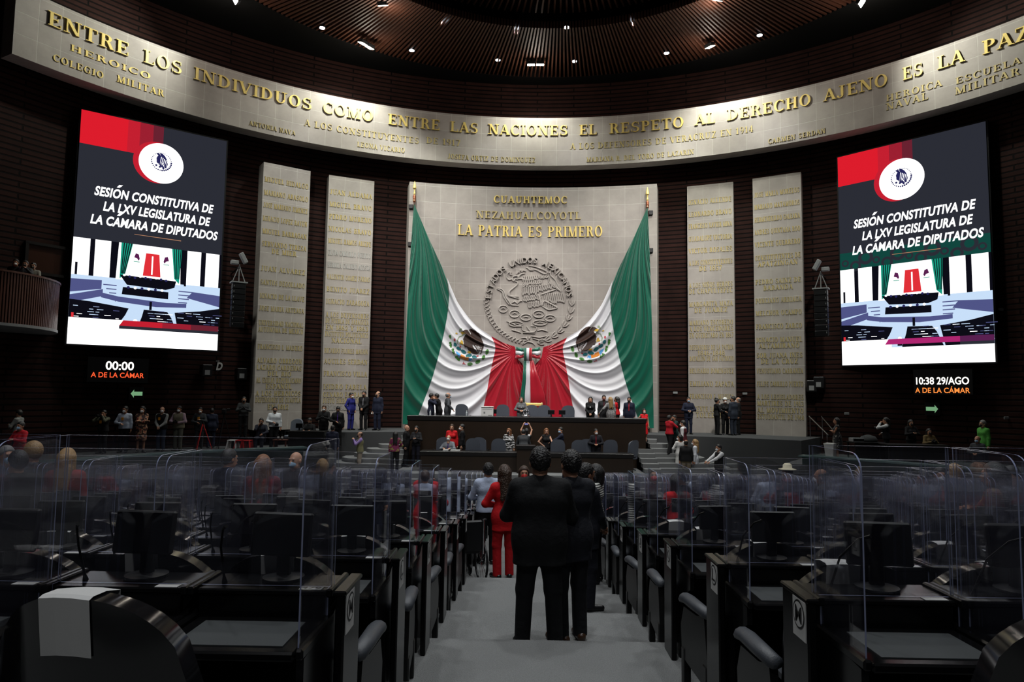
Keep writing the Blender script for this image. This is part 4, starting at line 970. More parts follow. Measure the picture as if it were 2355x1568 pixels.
def screen_proto(wd):
    t = thing('acrylic_screen', 'x', 'acrylic screen')
    b = MB(); acrylic_box(b, -wd/2, wd/2, .05, .056, .835, 1.46); b.build('front_panel', [M_ACRYL, M_EDGE], t)
    side_panel_mesh(-wd/2+.012).build('side_panel', [M_ACRYL, M_EDGE], t)
    side_panel_mesh(wd/2-.012).build('side_panel', [M_ACRYL, M_EDGE], t)
    return t
def paper(loc, rz, label, w=.15, drop=.16):
    b = MB(); G = []
    for j in (-1, -.33, .33, 1):
        x = j*w/2; top = .80+.285*math.sqrt(max(0, 1-(abs(x)/.295)**2.3)); yb = lambda z: -.27+.085*(x/.295)**2-(z-.4)*.14
        G.append([(x, yb(top-drop)-.006, top-drop), (x, yb(top-drop*.5)-.006, top-drop*.5), (x, yb(top)-.006, top+.002), (x, yb(top)+.01, top+.008), (x, yb(top)+.065, top+.008), (x, yb(top)+.125, top-.005), (x, yb(top)+.127, top-.05)])
    b.grid(np.array(G)); o = b.build('paper_sheet', M_PAPER); sm = o.modifiers.new('thickness', 'SOLIDIFY'); sm.thickness = .0008
    o.location = loc; o.rotation_euler = (0, 0, rz); tag(o, label, 'paper', 'paper sheets over the chair backs'); return o
P_CHAIRA = {-1: chair_proto(-.288, .375), 1: chair_proto(-.375, .288)}
P_DESK, P_CHAIR, P_MON, P_SCR, P_SCR2 = desk_proto(), chair_proto(), monitor_proto(), screen_proto(PITCH_S-.02), screen_proto(2*PITCH_S-.03)
used = set()
def place(proto, loc, label, group, rz=0.0, skip=()):
    if proto.name not in used:
        used.add(proto.name); proto.location = loc; proto.rotation_euler = (0, 0, rz); proto['label'] = label; proto['group'] = group; return proto
    return dup(proto, loc, rz, label, group, tuple(skip)+('end_panel', 'row_sign', 'number'))
SEATP = [(1812, 16.4), (1890, 10.8), (2088, 9.6), (2128, 10.9), (2160, 12.2), (2196, 13.9), (2288, 7.3), (2326, 8.8), (155, 8.0), (16, 10.0), (80, 8.9), (44, 7.2), (605, 8.7), (526, 9.9), (682, 10.6), (742, 12.2), (978, 12.4), (1556, 10.4), (1640, 12.2)]
def seat_spot(px, Y):
    k = max(0, min(12, int(round((Y-ROW_Y0+.66)/ROW_S)))); yy = row_y(k)-.66; return at_y(px, 1000, yy)[0], yy, row_floor(k), k
STAND = [(seat_spot(*a)[0], seat_spot(*a)[3]) for a in SEATP]+[(-1.3, 6)]     # the last is the wheelchair's place
SIDE = {-1: 'left', 1: 'right'}
papers = {(0, -1, 0): -.02, (1, -1, 0): .01, (1, -1, 1): -.02, (1, 1, 0): -.06, (1, 1, 1): .08, (2, 1, 0): 0, (2, -1, 0): .03, (2, -1, 2): 0, (3, -1, 0): .02, (3, 1, 0): .01, (3, 1, 1): .03, (2, -1, 3): .02, (4, 1, 0): .02, (4, -1, 1): .0, (5, -1, 0): .03, (2, 1, 2): .0}
SEAT = {}
for k in range(13):
    Y = row_y(k); z = row_floor(k); half = .765*(Y-.1); nn = max(3, int((half-1.0)/PITCH_S)+1)
    for s_ in (-1, 1):
        pos = 0
        for i in range(nn):
            if i in (9, 10) and k >= 5: continue     # radial aisle
            if k >= 9 and i > 18: continue
            x = s_*(X0+PITCH_S*(i+.5)); wh = '%s from the aisle, row %s, %s side' % (ORD[pos], LET[k], SIDE[s_]); pos += 1; SEAT[(k, s_, i)] = (x, Y, z)
            d = place(P_DESK, (x, Y, z), 'black desk, '+wh, 'desks of the seating rows', 0, () if k < 8 else ('microphone', 'number_plate'))
            if not any(abs(x-a) < .55 and b == k for a, b in STAND):
                co = place(P_CHAIRA[s_] if i == 0 else P_CHAIR, (x+.01*((i*7+k*3) % 3-1)+(s_*.13 if k == 0 else s_*.03), Y-.64-.02*((i*5+k) % 3), z), 'black arched armchair, '+wh, 'armchairs of the seating rows', math.radians(((i*37+k*13) % 9-4)*1.1))
            if (k*5+i*3) % 11 != 4 or k < 3:
                place(P_MON, (x+.03, Y+.135, z+.8335), 'dark monitor, '+wh, 'monitors on the desks', math.radians(((i*29+k*17) % 7-3)*2.2))
            if s_ > 0: place(P_SCR, (x, Y, z), 'acrylic screen, '+wh, 'clear acrylic screens on the desks')
            elif i % 2 == 0 and not (k >= 5 and i == 8): place(P_SCR2, (x-PITCH_S/2, Y, z), 'wide acrylic screen, over desk '+wh, 'wide clear acrylic screens on the desks')
            elif k >= 5 and i == 8: place(P_SCR, (x, Y, z), 'acrylic screen, '+wh, 'clear acrylic screens on the desks')
            if (k, s_, i) in papers:
                paper((x+(s_*.13 if k == 0 else s_*.03)+papers[(k, s_, i)]+(-.05 if s_ > 0 else .0), Y-.64-.02*((i*5+k) % 3), z), math.radians(((i*37+k*13) % 9-4)*1.1), 'white paper over the chair back, '+wh)
            if i == 0:
                xe = s_*(X0-.045); ep = MB(); ep.box((xe-x, .055, .42), (.04, .27, .84), 0, .008); ep.box((xe-x, .055, .845), (.055, .29, .02), 0, .006); ep.build('end_panel', M_BLACK, d)
                sg = MB(); sg.box((xe-x-s_*.023, -.005, .755), (.006, .13, .16), 0, .002); so = sg.build('row_sign', M_PAPER, d)
                lt = MB(); n = 28; fx = xe-x-s_*.0275
                cir = [(fx, -.005+.058*math.cos(a), .772+.058*math.sin(a)) for a in [2*PI*q/n for q in range(n)]]; inn = [(fx-s_*.0006, -.005+.050*math.cos(a), .772+.050*math.sin(a)) for a in [2*PI*q/n for q in range(n)]]
                lt.add(cir if s_ < 0 else cir[::-1], [tuple(range(n))], 0); lt.add(inn if s_ < 0 else inn[::-1], [tuple(range(n))], 1)
                sans(lt, LET[k], -.034, .034, .738, .806, lambda u, v, dd: (fx-s_*.0012, -.005+(u if s_ > 0 else u)*(-1 if s_ > 0 else 1)*1.0, v), 0, 0, .02)
                lt.build('letter', [M_PLASTIC, M_PAPER], so)
                if k == 0 and s_ < 0:
                    nb = MB(); sans(nb, '479', .158, .242, .010, .040, lambda u, v, dd: (u, v, .8353), 0, 0, .02); nb.build('number', M_PLASTIC, d)
# ================================================================== PRESIDIUM DESKS
def wide_desk(name, label, px0, px1, pyt, Y, ztop, zfloor, dep, rim):
    A = at_y(px0, pyt, Y); B = at_y(px1, pyt, Y); xc, w_ = (A[0]+B[0])/2, B[0]-A[0]; t = thing(name, label, 'desk', (xc, Y, zfloor)); h = ztop-zfloor
    b = MB(); b.box((0, .04, (h-rim)/2), (w_-.06, .06, h-rim), 0, .01)
    for s_ in (-1, 1): b.box((s_*(w_/2-.06), dep/2, (h-rim)/2), (.06, dep-.1, h-rim), 0, .01)
    b.build('front_panel', M_DESKW, t)
    MB().box((0, dep/2-.02, h-rim/2), (w_, dep, rim), 0, .012).build('desktop', M_DESKT, t)
    return t, xc, w_
UD, UX, UW = wide_desk('presidium_desk', 'long dark walnut upper desk in front of the flags', 936, 1487, 961, 28.2, ZST+.74, ZPF, .85, .19)
LD, LX, LW = wide_desk('secretary_desk', 'long dark walnut lower desk in front of the upper desk', 965, 1458, 1038, 26.2, ZPF+.74, ZPF, .7, .16)
sl_ = thing('lectern', 'dark speaker lectern rising from the middle of the lower desk', 'lectern', (at_y(1209, 1030, 26.05)[0], 26.02, ZPF)); 
MB().box((0, .12, .45), (.66, .5, .90), 0, .01).build('body', M_DESKW, sl_); MB().box((0, .12, .965), (.74, .6, .13), 0, .012).build('top', M_DESKT, sl_)
sp = at_y(1212, 1083, 26.12); seal = thing('round_seal', 'round gold-rimmed seal on the front of the lower desk', 'seal', (sp[0], 26.13, sp[2])); b = MB()
for r, m in ((.33, 0), (.30, 1), (.235, 0), (.215, 1)): b.lathe([(r, 0), (r, .012+.004*(.33-r)*10)], (0, 0, 0), 40, m)
o = b.build('rim', [M_GOLD2, M_DESKW], seal); o.rotation_euler = (PI/2, 0, 0)
b = MB()
for k in range(7): b.tube([(-.10+.03*k, -.02, .08-.01*k), (-.06+.03*k, -.02, -.08+.01*k)], .012, 6)
b.build('eagle', M_GOLD2, seal)
# podium chairs
def pod_chair():
    t = thing('podium_chair', 'x', 'chair'); b = MB(); G = []; n = 16
    def sh(off, ins):
        G = []
        for i in range(15):
            v = i/14; r = []
            for j in range(n+1):
                x = (2*j/n-1)*(.25-ins); q = min(1, abs(x)/.25); zt = .92+(.22-ins)*math.sqrt(max(0, 1-q**2.6)); zz = .52+(zt-.52)*v; r.append((x, -.24+.05*q*q-(zz-.5)*.15+off, zz))
            G.append(r)
        return G
    A, B = sh(0, 0), sh(.07, .02); b.grid(np.array(A)[:, ::-1]); b.grid(np.array(B)); ra = [r[0] for r in A]+A[-1][1:]+[r[-1] for r in A[::-1]][1:]; rb = [r[0] for r in B]+B[-1][1:]+[r[-1] for r in B[::-1]][1:]; b.grid(np.array([ra, rb]))
    b.build('backrest', M_PAD2, t, smooth=True); MB().box((0, .02, .47), (.48, .48, .10), 0, .03).build('seat', M_PAD2, t)
    for s_ in (-1, 1): b = MB(); b.tube([(s_*.26, -.18, .47), (s_*.27, -.16, .66), (s_*.27, .12, .67), (s_*.26, .14, .47)], .022, 6); b.build('armrest', M_PLASTIC, t)
    b = MB(); b.tube([(0, 0, .1), (0, 0, .44)], .03, 8)
    for k in range(5): b.tube([(0, 0, .11), (.28*math.cos(2*PI*k/5), .28*math.sin(2*PI*k/5), .04)], .022, 6)
    b.build('base', M_PLASTIC, t)
    return t
P_POD = pod_chair(); P_POD.scale = (1.14, 1.05, 1.07)
for px, rz, lb in [(1066, 170, 'black padded chair at the left of the white ballot box on the upper desk'), (1158, 176, 'slate chair left of the smiling person behind the upper desk'), (1222, 182, 'slate chair right of the smiling person behind the upper desk'),
                   (1250, 180, 'slate chair in the middle of the right half behind the upper desk'), (1304, 184, 'last slate chair to the right behind the upper desk')]:
    p = at_y(px, 950, 29.9); place(P_POD, (p[0], 29.75, ZST), lb, 'chairs of the presidium', math.radians(rz-180))
for px, Y, rz, lb in [(1016, 27.5, 20, 'slate chair beside the seated one in light grey'), (1088, 27.1, 2, 'front slate chair left of the middle at the lower desk'), (1105, 27.75, -8, 'rear slate chair left of the middle at the lower desk'), (1146, 27.1, 4, 'slate chair beside the one in zebra print'),
                      (1282, 27.1, 0, 'slate chair behind the one in a black sleeveless dress'), (1329, 27.0, 3, 'front slate chair right of the one in a blue mask at the lower desk'), (1349, 27.6, -5, 'rear slate chair right of the one in a blue mask at the lower desk'), (1402, 27.4, 0, 'slate chair right of the one with a dark red tie'), (1446, 27.2, 40, 'turned slate chair at the right end of the lower desk')]:
    p = at_y(px, 1030, Y); place(P_POD, (p[0], Y, ZPF), lb, 'chairs of the presidium', math.radians(rz))
# things on the upper desk
zt = ZST+.74
p = at_y(1121, 950, 28.6); bx = thing('ballot_box', 'white ballot box on the upper desk, left of the middle', 'box', (p[0], 28.62, zt)); MB().box((0, 0, .19), (.50, .40, .38), 0, .01).build('box', M_WHITE, bx); MB().box((0, -.02, .39), (.52, .42, .03), 0, .008).build('lid', M_WHITE, bx)
b = MB(); b.box((0, -.204, .30), (.40, .006, .010)); b.box((-.12, -.204, .15), (.07, .006, .07)); b.box((.12, -.204, .05), (.16, .006, .03)); b.build('printing', M_GREY, bx)
p = at_y(1209, 955, 28.55); ik = thing('silver_inkstand', 'ornate silver inkstand on the middle of the upper desk', 'inkstand', (p[0], 28.6, zt)); ik.scale = (.75, .75, .8); MB().lathe([(.26, 0), (.28, .03), (.20, .06), (.18, .10), (.08, .12)], n=20).build('tray', M_STEEL, ik)
for k in range(5): MB().lathe([(.035, .1), (.045, .16), (.02, .22), (.03, .30), (.005, .36)], (.13*math.cos(k*1.257), .10*math.sin(k*1.257), 0), 10).build('inkwell', M_STEEL, ik)
p = at_y(1228, 940, 30.2); gc = thing('gilded_chair', 'high-backed gilded ceremonial chair behind the upper desk', 'chair', (p[0], 30.75, ZST))
for s_ in (-1, 1): MB().lathe([(.03, .0), (.035, .9), (.045, 1.0), (.03, 1.1), (.045, 1.25), (.02, 1.32)], (s_*.36, 0, 0), 10).build('post', M_GOLD2, gc)
for zz in (.98, 1.24): MB().box((0, 0, zz-.02), (.70, .05, .13), 0, .02).build('back_rail', M_GOLD, gc)
MB().box((0, -.25, .48), (.70, .6, .12), 0, .03).build('seat', M_RED, gc)
for px, lb in [(1134, 'black desk monitor left of the smiling person on the upper desk'), (1268, 'low black desk monitor right of the inkstand on the upper desk'), (1293, 'low black desk monitor at the right half of the upper desk')]:
    p = at_y(px, 955, 28.5); place(P_MON, (p[0], 28.62, zt), lb, 'desk monitors of the presidium', PI)
for px, lb in [(989, 'clear water bottle at the left end of the upper desk'), (1118-45, 'clear water bottle near the ballot box on the upper desk')]:
    p = at_y(px, 955, 28.45); t = thing('water_bottle', lb, 'bottle', (p[0], 28.5, zt)); MB().lathe([(.033, 0), (.035, .02), (.035, .14), (.014, .19), (.014, .21)], n=12).build('body', mat('bottle_plastic', (.5, .55, .58, 1), .1), t); MB().lathe([(.016, .21), (.016, .235)], n=10).build('cap', M_WHITE, t)
for px, w_, lb in [(1027, .30, 'stack of papers at the left end of the lower desk'), (1044, .45, 'open papers on the lower desk before the one in light grey')]:
    p = at_y(px, 1033, 26.35); tag(MB().box((0, 0, .02), (w_, .3, .04), 0, .004).build('paper_stack', M_PAPER, None, loc=(p[0], 26.5, ZPF+.74)), lb, 'papers')
# ================================================================== PRESS AREAS, WALL EQUIPMENT, BALCONY
def A_(px, Y, z): return at_y(px, 900, Y)[0], Y, z
def table(px0, px1, Y, z, h, d, label, m=M_DESKT, panel=True):
    A = at_y(px0, 990, Y)[0]; B = at_y(px1, 990, Y)[0]; t = thing('table', label, 'table', ((A+B)/2, Y, z)); w_ = B-A
    MB().box((0, 0, h-.02), (w_, d, .04), 0, .006).build('top', m, t)
    if panel: MB().box((0, -d/2+.03, h/2-.02), (w_-.06, .03, h-.04)).build('front_panel', M_DESKT, t)
    for sx in (-1, 1):
        for sy in (-1, 1): MB().box((sx*(w_/2-.05), sy*(d/2-.06), (h-.04)/2), (.05, .05, h-.04)).build('leg', m, t)
    return t
table(668, 752, 27.6, ZSD, .78, .7, 'black draped press table with a monitor, left of the dais')
table(632, 664, 27.2, ZSD, .45, .45, 'low reddish side table with bottles by the seated one', M_WOOD, False)
p = at_y(688, 985, 27.6); place(P_MON, (p[0], 27.6, ZSD+.78), 'black monitor on the draped press table', 'desk monitors of the presidium', .1)
p = at_y(675, 985, 28.3); place(P_POD, (p[0], 28.3, ZSD), 'empty black chair behind the draped press table', 'chairs of the presidium', 2.9)
for px, lb in [(640, 'dark bottle on the low reddish side table'), (649, 'white-labelled bottle on the low reddish side table')]:
    p = at_y(px, 1000, 27.2); t = thing('bottle', lb, 'bottle', (p[0], 27.2, ZSD+.45)); MB().lathe([(.04, 0), (.042, .15), (.015, .22), (.015, .27)], n=12).build('glass', M_SCREEN, t); MB().lathe([(.043, .04), (.043, .12)], n=12).build('paper_label', M_PAPER, t)
def stool(px, py, label, m):
    p = A_(px, 27.0, ZSD); t = thing('plastic_stool', label, 'stool', (p[0], p[1], ZSD))
    MB().box((0, 0, .40), (.34, .34, .04), 0, .01).build('seat', m, t)
    for sx in (-1, 1):
        for sy in (-1, 1): MB().tube([(sx*.20, sy*.20, 0), (sx*.14, sy*.14, .39)], .03, 6).build('leg', m, t)
    for sx in (-1, 1): MB().box((sx*.165, 0, .22), (.03, .26, .22)).build('apron', m, t)
stool(541, 1027, 'white plastic stool on the left press platform', M_WHITE); stool(559, 1020, 'taller red plastic stool on the left press platform', M_RED); stool(573, 1027, 'shorter red plastic stool on the left press platform', M_RED)
table(2030, 2170, 25.0, ZSD, .75, .7, 'black press table on the right platform')
table(1955, 2025, 26.0, ZSD, .75, .7, 'black equipment table below the right video screen')
p = at_y(1970, 1010, 26.0); t = thing('audio_console', 'grey audio unit on the right equipment table', 'console', (p[0], 26, ZSD+.75)); MB().box((0, 0, .07), (.44, .35, .14), 0, .01).build('case', M_GREY, t); MB().box((0, -.178, .07), (.38, .004, .08)).build('panel', M_PLASTIC, t)
p = at_y(1997, 1010, 26.0); bg = MB(); bg.lathe([(.30, 0), (.32, .08), (.24, .20), (.06, .26)], n=18); tag(bg.build('equipment_bag', mat('dark_canvas', (.03, .034, .034, 1), .9, noise=(20, .4)), None, True, loc=(p[0], 26, ZSD+.75)), 'dark canvas bag on the right equipment table', 'bag')
p = A_(1907, 26.3, ZSD); t = thing('waste_bin', 'white bin with a rim beside the person at the end of the right platform', 'bin', tuple(p)); MB().lathe([(.18, 0), (.25, .62), (.23, .62), (.17, .03)], n=4).build('body', M_WHITE, t); MB().lathe([(.26, .60), (.27, .66), (.25, .66)], n=4).build('rim', M_WHITE, t)
def railing(a, b_, label):
    A, B = np.array(a), np.array(b_); t = thing('handrail', label, 'handrail', tuple(A)); 
    MB().tube([(0, 0, .9), tuple(B-A+np.array([0, 0, .9]))], .022, 8).build('rail', M_STEEL, t)
    for q in (.05, .95): MB().tube([tuple((B-A)*q), tuple((B-A)*q+np.array([0, 0, .9]))], .018, 8).build('post', M_STEEL, t)
A = at_y(1857, 962+28, 29.6); B = at_y(1905, 995+28, 27.6); railing((A[0], 29.4, ZST), (B[0], 27.6, ZSD+.0), 'left steel stair handrail beside the outer right column')
A = at_y(1880, 962, 29.6); B = at_y(1915, 988, 27.8); railing((A[0]+.0, 29.2, ZST), (B[0], 27.4, ZSD), 'right steel stair handrail beside the outer right column')
def ledge(th0, th1, r, label):
    b = arc_block(WC, r-.08, r+.0, th0, th1, ZSD-.0, ZSD+.30, 40); g = b.build('glass_parapet', [mat('teal_glass', (.03, .06, .06, 1), .1)]); tag(g, label, 'parapet')
    b = arc_block(WC, r-.55, r+.02, th0, th1, ZSD+.30, ZSD+.35, 40); c = b.build('ledge', [mat('teal_ledge', (.07, .11, .11, 1), .25)], g)
ledge(.66, 1.30, 15.35, 'teal topped parapet along the front of the right platform'); ledge(-1.30, -.60, 15.35, 'teal topped parapet along the front of the left platform')
def line_array(px, py0, py1, Y, label, sgn):
    A = at_y(px, py0, Y); B = at_y(px, py1, Y); h = A[2]-B[2]; t = thing('line_array_speaker', label, 'loudspeaker', tuple(A), math.atan2(-A[0], A[1]-8)); n = 8
    for k in range(n): 
        R = Matrix.Rotation(math.radians(1.5*k-2), 3, 'X'); zz = -h*(k+.5)/n
        MB().box((0, .02*k*.5, zz), (.50, .42, h/n*.93), 0, .01, R).build('cabinet', M_PLASTIC, t)
        MB().box((sgn*.20, -.222+.02*k*.5, zz), (.02, .01, h/n*.3), 0, 0, R).build('latch', M_GREY, t)
    b = MB(); b.box((0, 0, .05), (.62, .5, .05)); b.tube([(-.25, 0, .05), (0, 0, .75)], .018, 6); b.tube([(.25, 0, .05), (0, 0, .75)], .018, 6); b.tube([(0, 0, .05), (0, 0, .8)], .02, 6); b.build('rigging_frame', M_GREY, t)
    b = MB(); b.tube([(0, 0, .72), (0, 2.2, .72)], .03, 6); b.build('wall_arm', M_PLASTIC, t)
    b = MB(); b.box((sgn*-.12, -.1, 1.05), (.16, .3, .45), 0, .02, Matrix.Rotation(sgn*.5, 3, 'Y')); b.box((sgn*.2, -.1, .85), (.3, .2, .16), 0, .02); b.build('projector', M_GREY, t)
line_array(1888, 667, 772, 28.4, 'black column of loudspeakers hung right of the outer right column', 1)
line_array(549, 653, 752, 27.2, 'black column of loudspeakers hung left of the outer left column', -1)
def wallcam(px, py, label):
    A = at_cyl(px, py, WC, WR-.2); t = thing('wall_speaker', label, 'loudspeaker', tuple(A), math.atan2(-(A[0]-WC[0]), A[1]-WC[1])); MB().box((0, -.1, 0), (.42, .4, .5), 0, .03).build('case', M_PLASTIC, t); MB().box((0, -.303, -.08), (.2, .01, .2)).build('panel', M_GREY, t); MB().box((0, .12, .1), (.08, .2, .08)).build('bracket', M_PLASTIC, t)
wallcam(552, 860, 'black box on the wall left of the outer left column'); wallcam(1870, 888, 'black box on the wall right of the outer right column'); wallcam(472, 852, 'dark camera box on the wall below the left video screen'); wallcam(1886, 880, 'dark fixture just right of the black box by the outer right column')
A = at_cyl(505, 842, WC, WR-.05); L = Vector(A); th_ = theta(A, WC); t = thing('projected_light_mark', 'small white D-shaped mark imitating projected light on the wall below the left video screen', 'sign', tuple(A)); b = MB(); sans(b, 'D', -.14, .12, -.17, .17, lambda u, v, d: tuple(Vector(cylp(WC, WR-.06-d, th_+u/WR, A[2]+v))-L), 0, .2, .04); b.build('letter', M_PAPER, t); b = MB(); b.box((-.10, -.04, .22), (.16, .03, .06)); b.build('bar', M_PAPER, t)  # mark of projected light, modelled as a white letter and bar
for px, py, lb in [(1553, 903, 'small pale wall plate between the stone panel and the inner right column'), (1713, 905, 'small pale wall plate between the two right columns'), (1948, 951, 'small pale wall plate right of the handrails'), (2316, 961, 'small pale wall plate at the far right'), (2303, 711, 'small pale wall light right of the right video screen'), (108, 656, 'small pale wall light right of the balcony')]:
    A = at_cyl(px, py, WC, WR-.04); tag(MB().box((0, 0, 0), (.22, .04, .10), 0, .01).build('wall_plate', M_GREY, None, loc=tuple(A)), lb, 'wall plate'); bpy.context.scene.objects
# balcony
BC = (-18.6, 21.8); br = 2.72; zb0 = 5.42; zb1 = 7.0
bal = thing('balcony', 'curved wooden slatted press balcony at the left edge', 'balcony', (BC[0], BC[1], zb0)); L = Vector(bal.location); b = MB(); n = 110
for k in range(n):
    a = -.5+3.6*k/n-1.2; x, y = br*math.cos(a), br*math.sin(a); b.box((x, y, .82), (.05, .060, 1.60), 0, .008, Matrix.Rotation(a, 3, 'Z'))
b.build('slat_cladding', M_WOOD, bal)
b = MB(); b.lathe([(br-.06, .0), (br-.06, 1.60), (br-.2, 1.60), (br-.2, .15), (.2, .15), (.2, 0)], n=64); b.build('parapet', M_DESKT, bal); b = MB(); b.lathe([(br-.3, 1.60), (br+.06, 1.60), (br+.06, 1.66), (br-.3, 1.66)], n=64); b.build('rail_cap', M_WOOD, bal); b = MB(); b.lathe([(br-.02, -.06), (br+.05, -.06), (br+.05, .03), (br-.02, .03)], n=64); b.build('lower_rim', M_GREY, bal)
# window recess behind the balcony
A = at_cyl(63, 575, WC, WR-.12); B = at_cyl(163, 620, WC, WR-.12); tm = (theta(A, WC)+theta(B, WC))/2; hw = abs(theta(B, WC)-theta(A, WC))*WR/2; C0 = cylp(WC, WR-.02, tm, (A[2]+B[2])/2)
wn = bpy.data.objects.new('window_1', None); COL.objects.link(wn); wn.location = C0; wn.rotation_euler = (0, 0, -tm); struct(wn, 'dim control room window with a reddish wood interior beside the balcony'); hh = 1.05
MB().box((0, -.02, 0), (2*hw, .02, hh)).build('glass', mat('dim_wood_interior', (.035, .011, .005, 1), .3), wn)
for q in ((0, hh/2, 2*hw+.12, .1), (0, -hh/2, 2*hw+.12, .1)): MB().box((q[0], -.05, q[1]), (q[2], .12, q[3])).build('window_frame', M_DESKT, wn)
for s_ in (-1, 1): MB().box((s_*hw, -.05, 0), (.1, .12, hh)).build('window_frame', M_DESKT, wn)
# ================================================================== PEOPLE
def _rc(P, a, b, ra, rb):
    a = np.asarray(a, np.float32); b = np.asarray(b, np.float32); ba = b-a; pa = P-a; h = np.clip((pa@ba)/max(1e-9, float(ba@ba)), 0, 1)
    return np.sqrt(((pa-h[:, None]*ba)**2).sum(1))-(ra+(rb-ra)*h)
def _el(P, c, r):
    p = (P-np.asarray(c, np.float32)); r = np.asarray(r, np.float32); k0 = np.sqrt(((p/r)**2).sum(1)); k1 = np.sqrt(((p/r**2)**2).sum(1)); return k0*(k0-1)/(k1+1e-6)
def sdf_eval(P, prims):
    D = None
    for pr in prims:
        kd, k = pr[0], pr[-1]
        if kd == 'c': d = _rc(P, *pr[1:5])
        elif kd == 'e': d = _el(P, *pr[1:3])
        elif kd == '-c': d = -_rc(P, *pr[1:5])
        elif kd == '-e': d = -_el(P, *pr[1:3])
        elif kd == 'n': D = D+pr[1]*np.sin(P[:, 0]*pr[2]+3*np.sin(P[:, 2]*pr[2]*.6))*np.sin(P[:, 1]*pr[2]*1.1+P[:, 2]*pr[2]*.7); continue
        elif kd == '-h': d = (P@np.asarray(pr[1], np.float32))-pr[2]      # keep n.p < d
        if D is None: D = d
        elif kd[0] == '-': h = np.clip(.5-.5*(D-d)/k, 0, 1); D = D*(1-h)+d*h+k*h*(1-h)
        else: h = np.clip(.5+.5*(d-D)/k, 0, 1); D = d*(1-h)+D*h-k*h*(1-h)
    return D
def surface(prims, h):
    lo = np.full(3, 1e9); hi = -lo
    for p in prims:
        if p[0] == 'c':
            for q, r in ((p[1], p[3]), (p[2], p[4])): lo = np.minimum(lo, np.array(q)-r); hi = np.maximum(hi, np.array(q)+r)
        elif p[0] == 'e': lo = np.minimum(lo, np.array(p[1])-np.array(p[2])); hi = np.maximum(hi, np.array(p[1])+np.array(p[2]))
    lo -= 2.5*h; hi += 2.5*h; n = np.ceil((hi-lo)/h).astype(int)+1
    ax = [lo[i]+h*np.arange(n[i]) for i in range(3)]; G = np.stack(np.meshgrid(*ax, indexing='ij'), -1).reshape(-1, 3).astype(np.float32)
    F = sdf_eval(G, prims).reshape(n); ins = F < 0
    c = np.zeros(np.array(n)-1, int); corners = [(i, j, k) for i in (0, 1) for j in (0, 1) for k in (0, 1)]; sl = lambda A, o: A[o[0]:A.shape[0]-1+o[0], o[1]:A.shape[1]-1+o[1], o[2]:A.shape[2]-1+o[2]]
    for o in corners: c += sl(ins, o)
    act = (c > 0) & (c < 8); idx = -np.ones(act.shape, int); A = np.argwhere(act)
    if not len(A): return np.zeros((0, 3)), []
    idx[act] = np.arange(len(A)); S = np.zeros((len(A), 3)); W = np.zeros(len(A))
    for a in range(3):
        for u in (0, 1):
            for v in (0, 1):
                o0 = [0, 0, 0]; oo = [q for q in range(3) if q != a]; o0[oo[0]] = u; o0[oo[1]] = v; o1 = list(o0); o1[a] = 1
                f0 = F[tuple((A+o0).T)]; f1 = F[tuple((A+o1).T)]; m = (f0 < 0) != (f1 < 0); t = np.where(m, f0/(f0-f1+1e-12), 0); p = np.tile(np.array(o0, float), (len(A), 1)); p[:, a] = t
                S += p*m[:, None]; W += m
    V = lo+h*(A+S/W[:, None]); Q = []
    for a in range(3):
        b, c2 = (a+1) % 3, (a+2) % 3; s0 = [slice(None)]*3; s1 = [slice(None)]*3; s0[a] = slice(0, -1); s1[a] = slice(1, None)
        cr = ins[tuple(s0)] != ins[tuple(s1)]; E = np.argwhere(cr); E = E[(E[:, b] > 0) & (E[:, c2] > 0)]
        if not len(E): continue
        fl = ins[tuple(E.T)]; q = []
        for db, dc in ((1, 1), (0, 1), (0, 0), (1, 0)):
            e = E.copy(); e[:, b] -= db; e[:, c2] -= dc; q.append(idx[tuple(e.T)])
        q = np.stack(q, 1); q[~fl] = q[~fl][:, ::-1]; Q.append(q)
    Q = np.concatenate(Q); Q = Q[(Q >= 0).all(1)]
    return V, Q
def smesh(name, layers, mats, parent):
    """one mesh object from several (V, Q, material index) sets"""
    vs = []; fs = []; mi = []; o = 0
    for V, Q, m in layers:
        if len(V) == 0: continue
        vs.append(V); fs.append(np.asarray(Q)+o); mi += [m]*len(Q); o += len(V)
    if not vs: return None
    me = bpy.data.meshes.new(name); V = np.concatenate(vs); Qs = np.concatenate(fs)
    me.vertices.add(len(V)); me.vertices.foreach_set('co', V.astype(np.float32).ravel()); me.loops.add(Qs.size); me.loops.foreach_set('vertex_index', Qs.astype(np.int32).ravel())
    me.polygons.add(len(Qs)); me.polygons.foreach_set('loop_start', np.arange(0, Qs.size, 4, dtype=np.int32)); me.polygons.foreach_set('use_smooth', [True]*len(Qs)); 
    for m in mats: me.materials.append(m)
    me.polygons.foreach_set('material_index', mi); me.update(); me.validate()
    ob = bpy.data.objects.new(name, me); COL.objects.link(ob); ob.parent = parent
    return ob
CL = {}
def cloth(c, rough=.8):
    k = tuple(round(x, 4) for x in c)
    if k not in CL: CL[k] = mat('cloth_%02d' % len(CL), tuple(c[:3])+(1,), rough, spec=.25, noise=(9, .18), bump=(22, .35))
    return CL[k]
